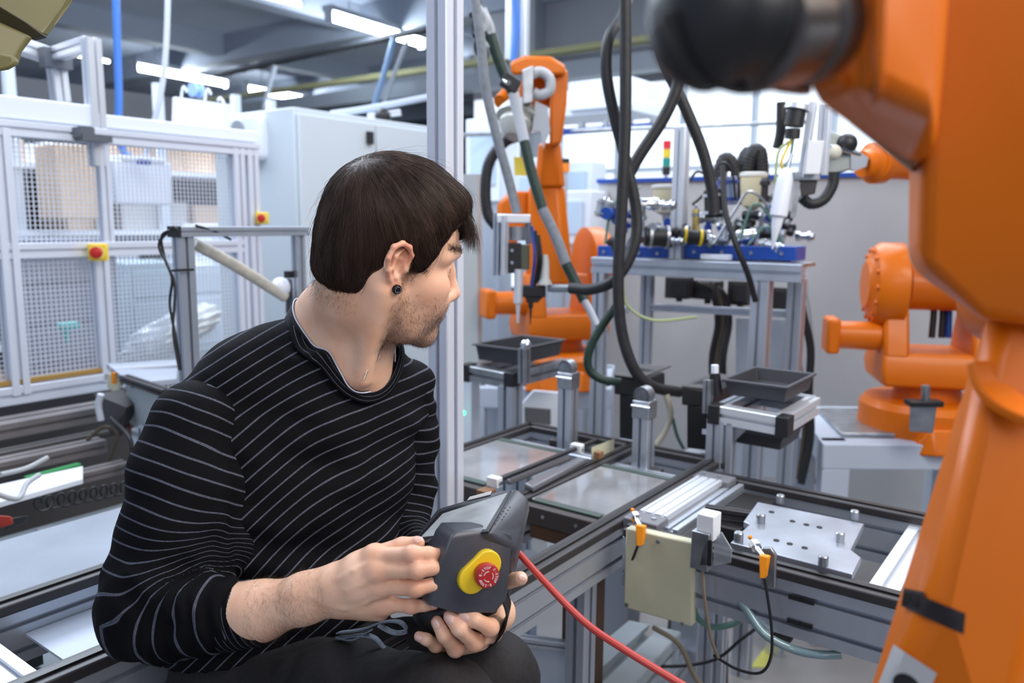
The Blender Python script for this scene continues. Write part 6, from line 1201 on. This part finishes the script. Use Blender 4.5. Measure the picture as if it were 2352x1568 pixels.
# sleeves
def sleeve(pts, rs, h, spacing, seed, folds, tilt=0., cut=None, extra=None):
    q = [P(*a) for a in pts]; S = SDF(np.min(q, axis=0)-.11, np.max(q, axis=0)+.11, h); S.chain(q, rs, .015)
    if extra: extra(S)
    if cut is not None: plane_cut(S, *cut)
    v, f = S.mesh(2); n = vnormals(v, f); s, _ = seg_param(v, q)
    v = v+n*(folds(v, s))[:, None]; s2 = s+tilt*(v[:, 0]-q[0][0])+.002*vnoise(v, 25, seed)
    return pchild('sleeve', v, f, KNIT, {'stripe': ('FLOAT', s2/spacing)}, None, sweater), q
RS = [(452, 972, 1.055), (425, 1100, 1.02), (398, 1220, .995), (345, 1340, .965), (312, 1408, .952), (390, 1418, .94), (470, 1412, .93), (548, 1410, .925)]
rlen = [0]
for a, b in zip(RS, RS[1:]): rlen.append(rlen[-1]+np.linalg.norm(P(*b)-P(*a)))
el = rlen[4]
def rf_(v, s):
    e = np.exp(-((s-el)/.085)**2); w_ = v@A3([[.5, .2, .8], [.8, .1, -.5], [.1, 1, 0]])
    return vnoise(v, (12, 12, 20), 14)*.004+e*(vnoise(w_, (62, 14, 20), 5)*.0085)+np.clip((s-el)/.05, 0, 1)*np.sin((s+.012*vnoise(v, 25, 2))*300)*.0022
def rex(S):
    for q in ([(470, 1300, .93), (400, 1345, .90), (300, 1330, .91)], [(500, 1340, .91), (400, 1380, .88), (270, 1400, .90)], [(520, 1120, .98), (540, 1200, .97), (500, 1280, .96)]):
        p = S.project([P(*a) for a in q], -.012); S.chain(list(p), [.014, .015, .011], .02)
    S.chain([P(545, 1120, 1.06), P(500, 1250, 1.03), P(470, 1330, 1.0)], [.035, .035, .03], .04)
sleeve(RS, [.0590, .0680, .0660, .0560, .0500, .0480, .0440, .0400], .0038, .0200, 3, rf_, tilt=-.22, cut=(P(556, 1410, .922), nrm(P(600, 1405, .915)-P(500, 1415, .93))), extra=rex)
LS = [(928, 905, 1.28), (944, 1010, 1.285), (942, 1120, 1.275), (920, 1235, 1.24), (975, 1290, 1.17), (1050, 1350, 1.09), (1110, 1390, 1.02)]
sleeve(LS, [.050, .043, .042, .046, .043, .038, .033], .0042, .0195, 4, lambda v, s: vnoise(v, (14, 14, 30), 24)*.005+vnoise(v, (40, 20, 60), 25)*.004, tilt=-.15)
# cuff
a, b = P(505, 1416, .930), P(600, 1408, .914); ax = nrm(b-a); x_, y_ = frame_of(ax); L = np.linalg.norm(b-a); K_ = 14; M_ = 48; cv = []; cs = []
for r_off in (0, -.003):
    for i in range(K_+1):
        t = i/K_; r = .0425-.0065*t**1.5+r_off+(.0012 if 0 < i < K_ else 0)*0
        for j in range(M_):
            q = 2*math.pi*j/M_; rr_ = r*(1+.02*math.sin(3*q+t*2)); cv.append(a+ax*(L*t-.006*math.cos(q-1)*t)+x_*math.cos(q)*rr_*.93+y_*math.sin(q)*rr_); cs.append(t*8+.3)
cf = []
for s in (0, 1):
    for i in range(K_):
        for j in range(M_):
            k = (j+1) % M_; o_ = s*(K_+1)*M_; q = (o_+i*M_+j, o_+i*M_+k, o_+(i+1)*M_+k, o_+(i+1)*M_+j); cf.append(q if s == 0 else q[::-1])
for j in range(M_):
    k = (j+1) % M_; q = (K_*M_+j, K_*M_+k, (2*K_+1)*M_+k, (2*K_+1)*M_+j); cf.append(q)
pchild('cuff', np.array(cv), np.array(cf), KNIT, {'stripe': ('FLOAT', cs)}, 'ribbed cuff with closer stripes', sweater)
# collar band round the neckline
M_ = 72; outd = loop-NC; outd = outd-NN*(outd@NN)[:, None]; outd /= np.linalg.norm(outd, axis=1)[:, None]
def band(loop, outd, w0, w1, K_, off, S, h0=0., closed=True, idx=None, edge=None):
    rows = []
    for i in range(K_+1):
        p = loop+outd*(w0+(w1-w0)*i/K_); p = S.project(p, off(i/K_)); rows.append(p)
    rows = np.array(rows); m = loop.shape[0]; v = rows.reshape(-1, 3); f = []
    for i in range(K_):
        for j in range(m if closed else m-1):
            k = (j+1) % m; f.append((i*m+j, (i+1)*m+j, (i+1)*m+k, i*m+k))
    return v, np.array(f), np.repeat(np.linspace(0, 1, K_+1), m)
v, f, t = band(loop, outd, -.004, .019, 8, lambda t: .0050+.0018*math.sin(math.pi*min(1, t*1.1)), full)
cb = pchild('collar', v, f, KNIT, {'stripe': ('FLOAT', .35+t*2.9)}, 'ribbed crew-neck band', sweater)
md = cb.modifiers.new('s', 'SOLIDIFY'); md.thickness = .004; md.offset = 0
# shirt collar inside it
rise = loop-outd*.012; cc = rise; front = nrm(A3([.75, -.66, 0])); fr = ((loop-NC)/np.linalg.norm(loop-NC, axis=1)[:, None])@front
i0 = int(np.argmax(fr)); order = [(i0+5+k) % M_ for k in range(M_-9)]; cl = rise[order]
SHIRT = mat('dark_shirt_cloth', (.012, .011, .014), .8); PIPE = mat('pale_piping', (.55, .60, .72), .7)
v, f, t = band(cl, NN, -.014, .011, 5, lambda t: .0025, hs, closed=False)
sc = pchild('shirt_collar', v, f, SHIRT, None, 'dark shirt collar under the sweater'); md = sc.modifiers.new('s', 'SOLIDIFY'); md.thickness = .0022; md.offset = 1
pgeo('piping', tube(list(v[-len(cl):]), .0011, 6, 2), PIPE, 'pale piping along the collar edge', sc)
p = hs.project([P(*q) for q in [(846, 800, 1.12), (843, 825, 1.10), (840, 850, 1.09), (838, 880, 1.08)]], .0012)
ch = [ball(.5*(p[i]+p[i+1])*1.0+(p[i+1]-p[i])*(tt-.5), .0013, 6, 4) for i in range(3) for tt in np.linspace(0, 1, 12)[:-1]]; g = Geo()
for q in ch: g = g+q
o = pgeo('necklace', g, mat('silver', (.8, .78, .74), .2, 1), 'thin silver chain'); o['kind'] = 'stuff'
# ear stud
c = H(.001, -.0815, -.0285); n_ = HR@nrm(A3([.12, -1., 0]))
pgeo('ear_stud', lathe(c-n_*.001, n_, [(0, .0063), (.0045, .0063), (.0055, .0056), (.0052, .0044), (.003, .0042), (.003, .0038), (.0052, .0036), (.0056, .0025), (.0056, .0002)], 28), mat('black_steel', (.01, .01, .012), .15, .3), 'black and silver ear stud')
pgeo('stud_ring', lathe(c+n_*.0042, n_, [(0, .0044), (.0012, .0044), (.0012, .0036), (0, .0036)], 28), CHROME, 'silver ring of the stud')
# jeans, lower legs, shoes
js = SDF(A3([-.50, .62, .36]), A3([.16, 1.42, 1.12]), .006)
js.field(lambda X, Y, Q: torso_fn(-.003, 1.02)(X, Y, Q), js.lo, js.lo+js.h*(js.n-1))
RK, LK = P(1010, 1650, .86), P(1120, 1568, 1.00)
js.chain([P(560, 1640, 1.07), P(800, 1640, .96), RK], [.095, .085, .068], .03); js.chain([P(760, 1590, 1.17), P(960, 1560, 1.09), LK], [.092, .082, .066], .03)
js.chain([RK, RK+A3([.0, -.0, -.44])], [.064, .046], .02); js.chain([LK, LK+A3([.02, .0, -.44])], [.064, .046], .02)
for q in ([(930, 1500, 1.0), (985, 1540, .98), (1010, 1600, .96)], [(560, 1540, 1.0), (660, 1520, .98), (760, 1500, .98)]):
    p = js.project([P(*a) for a in q], -.008); js.chain(list(p), [.009]*3, .02)
v, f = js.mesh(2); n = vnormals(v, f); v = v+n*(vnoise(v, (16, 16, 16), 31)*.004+vnoise(v, (50, 20, 30), 32)*.002)[:, None]
jeans = pchild('jeans', v, f, mat('black_denim', (.009, .008, .010), .75, 0, .5, 160, .3), None, 'black denim jeans')
def seam(pts, off=.001, r=.0006):
    p = js.project(np.array(smoothpts([P(*q) for q in pts], 8)), off); pgeo('seam', tube(list(p), r, 5, 1), mat('seam_thread', (.16, .15, .15), .8), parent=jeans)
seam([(930, 1455, 1.03), (975, 1500, 1.0), (1000, 1550, .98), (1020, 1600, .97)])
for k in (RK+A3([0, 0, -.46]), LK+A3([.02, 0, -.46])):
    S = SDF(k-A3([.12, .24, .09]), k+A3([.2, .1, .12]), .005); S.chain([k+A3([-.01, .02, .02]), k+A3([.05, -.06, -.02]), k+A3([.10, -.11, -.03])], [.048, .044, .034], .02)
    plane_cut(S, k+A3([0, 0, -.055]), A3([0, 0, -1.])); plane_cut(S, k+A3([0, 0, .05]), A3([0, 0, 1.])); v, f = S.mesh(2); pchild('shoe', v, f, mat('black_leather', (.02, .02, .02), .4), None, 'black work shoe')
# grey apron laces lying on the lap
LACE = mat('blue_grey_lace', (.20, .24, .30), .75, 0, .3, 300)
for q in ([(778, 1452, .99), (830, 1445, .955), (880, 1428, .94), (918, 1428, .93), (934, 1448, .93), (905, 1452, .93), (870, 1435, .935)],
          [(782, 1464, .985), (830, 1458, .955), (862, 1465, .95), (884, 1490, .95)], [(776, 1462, .985), (815, 1466, .965), (850, 1448, .95)]):
    p = [A3(P(*a)) for a in q]; pgeo('lace', sweep([(-.0045, -.001), (.0045, -.001), (.0045, .001), (-.0045, .001)], smoothpts(p, 8)), LACE, 'blue-grey lace at the waist')

# ================================================================ teach pendant held in both hands
def RP(px, py, c, n): # ray to plane
    r = ray(px, py); return CP+r*(((c-CP)@n)/(r@n))
tA, tB, tD = P(1003, 1168, 1.03), P(1188, 1120, 1.0), P(1124, 1217, .878)
tn = nrm(np.cross(tD-tA, tB-tA)); tn = tn if tn[2] > 0 else -tn
fA, fB, fC = P(1030, 1232, .856), P(1180, 1240, .886), P(1145, 1400, .868)
fn_ = nrm(np.cross(fB-fA, fC-fA)); fn_ = fn_ if fn_[1] < 0 else -fn_
PEND = mat('dark_grey_pendant_plastic', (.050, .056, .072), .38, 0, .12, 60, .05)
pend = Thing('teach_pendant', 'dark grey handheld robot pendant with a screen and red stop button in the man\'s hands', 'controller', P(1080, 1400, .93))
T_ = lambda x, y, o=0: RP(x, y, tA, tn)+tn*o
F_ = lambda x, y, o=0: RP(x, y, fA, fn_)+fn_*o
shell = [T_(1006, 1166), T_(1150, 1124), T_(1190, 1120), P(1212, 1140, .985), P(1216, 1170, .98), P(1200, 1215, .92), T_(945, 1246), T_(1120, 1222), P(1188, 1262, .893),
         P(1208, 1195, 1.0), P(1010, 1215, 1.03), P(938, 1300, .93), P(945, 1270, .91), P(1170, 1330, .93), P(1168, 1385, .93), P(1000, 1370, .95)]
pend.add('shell', hull(shell), PEND, bevel=.006, seg=4, smooth=60)
fr_ = [F_(1032, 1240), F_(1050, 1224, -.006), F_(1150, 1222, -.008), F_(1186, 1236, -.010), F_(1166, 1330), F_(1164, 1378), F_(1136, 1408), F_(1060, 1412, -.004), F_(985, 1392, -.006), F_(1010, 1300, -.002)]
bk = [q-fn_*.05 for q in fr_]
pend.add('front_housing', hull(fr_+bk+[F_(1055, 1222, -.02), F_(1150, 1214, -.02)]), PEND, bevel=.009, seg=5, smooth=60)
pend.add('grip', lathe(P(1045, 1392, .925), A3([0, -.25, -1.]), [(-.03, .030), (-.012, .050), (.0, .053), (.014, .050), (.026, .040), (.031, .01)], 32), mat('black_grip', (.010, .008, .009), .35))
scr = [T_(968, 1236, .001), T_(1018, 1182, .001), T_(1166, 1134, .001), T_(1116, 1218, .001)]
pend.add('screen_bezel', slab([T_(950, 1246, .0012), T_(1010, 1176, .0012), T_(1176, 1127, .0012), T_(1122, 1222, .0012)], -tn, .003), mat('black_bezel', (.015, .016, .02), .3), bevel=.001)
pend.add('screen', slab([q+tn*.0008 for q in scr], -tn, .002), mat('grey_lcd_screen', (.42, .46, .48), .25, 0, .35, 18))
pend.add('label_sticker', slab([T_(1074, 1151, .0018), T_(1126, 1138, .0018), T_(1130, 1130, .0018), T_(1080, 1143, .0018)], -tn, .001), mat('white_sticker', (.85, .87, .9), .5))
hg = Geo()
for k in range(11):
    a_, b_ = k//2, k % 2; hg = hg+lathe(T_(1138+b_*11+(5-a_)*4.5, 1204-(5-a_)*7.2-b_*2-(0), .0006), tn, [(0, .0011), (.0006, .0011)], 8)
o = pend.add('speaker_holes', hg, BLK); o['kind'] = 'stuff'
pend.add('joystick', lathe(T_(986, 1247, -.002), tn, [(0, .012), (.004, .012), (.004, .010), (.002, .009), (.002, .006), (.006, .0055), (.007, .003), (.007, .0002)], 24), BLK)
ec = F_(1106, 1312, .002); e1 = nrm(F_(1145, 1275)-F_(1070, 1335)); e2 = np.cross(fn_, e1)
c1, c2 = F_(1082, 1328, 0), F_(1117, 1294, 0); st_ = []
for c_, s_ in ((c2, 0), (c1, math.pi)):
    for i in range(13): q = s_-math.pi/2+math.pi*i/12; st_.append(c_+e1*math.cos(q)*.0165+e2*math.sin(q)*.0165)
stop = pend.add('stop_button_base', slab([q+fn_*.006 for q in st_], -fn_, .012), YEL, label='yellow oval collar', bevel=.002, seg=3)
cap = pend.add('stop_button', lathe(ec, fn_, [(0, .011), (.006, .0125), (.010, .0138), (.0165, .0140), (.0185, .0125), (.0190, .0100), (.0190, .0001)], 36), mat('red_button', (.42, .018, .02), .4), parent=stop, label='red mushroom stop button')
tg = Geo(); cR = ec+fn_*.0192
for w_ in range(3):
    for i, chh in enumerate('E-STOP'):
        q = math.radians(90+120*w_-(i-2.5)*17); d_ = e2*math.sin(q)+nrm(np.cross(e2, fn_))*math.cos(q); tg = tg+text_geo(chh, .0042, cR+d_*.0098, np.cross(d_, fn_)*1., d_, .0002)
    rg = [];
    for i in range(9): q = math.radians(90+120*w_-38+i*9.5); rg.append(cR+(e2*math.sin(q)+nrm(np.cross(e2, fn_))*math.cos(q))*.0056)
    tg = tg+sweep([(-.0005, -.0002), (.0005, -.0002), (.0005, .0003), (-.0005, .0003)], rg)
pend.add('stop_lettering', tg, mat('white_print', (.85, .85, .85), .5), parent=stop, smooth=0)
pend.add('hand_strap', sweep([(-.012, -.001), (.012, -.001), (.012, .001), (-.012, .001)], smoothpts([P(1160, 1372, .885), P(1168, 1400, .885), P(1160, 1432, .90), P(1135, 1462, .93), P(1100, 1475, .97)], 6)), mat('black_webbing', (.012, .012, .012), .7))
cable = single('pendant_cable', tube([P(1168, 1245, .99), P(1190, 1268, .97), P(1255, 1340, .93), P(1345, 1430, .90), P(1440, 1495, .87), P(1580, 1580, .84), P(1760, 1690, .80)], .0044, 10, 8), mat('red_cable', (.50, .055, .045), .42), 'red cable hanging from the pendant across the lower middle', 'cable')
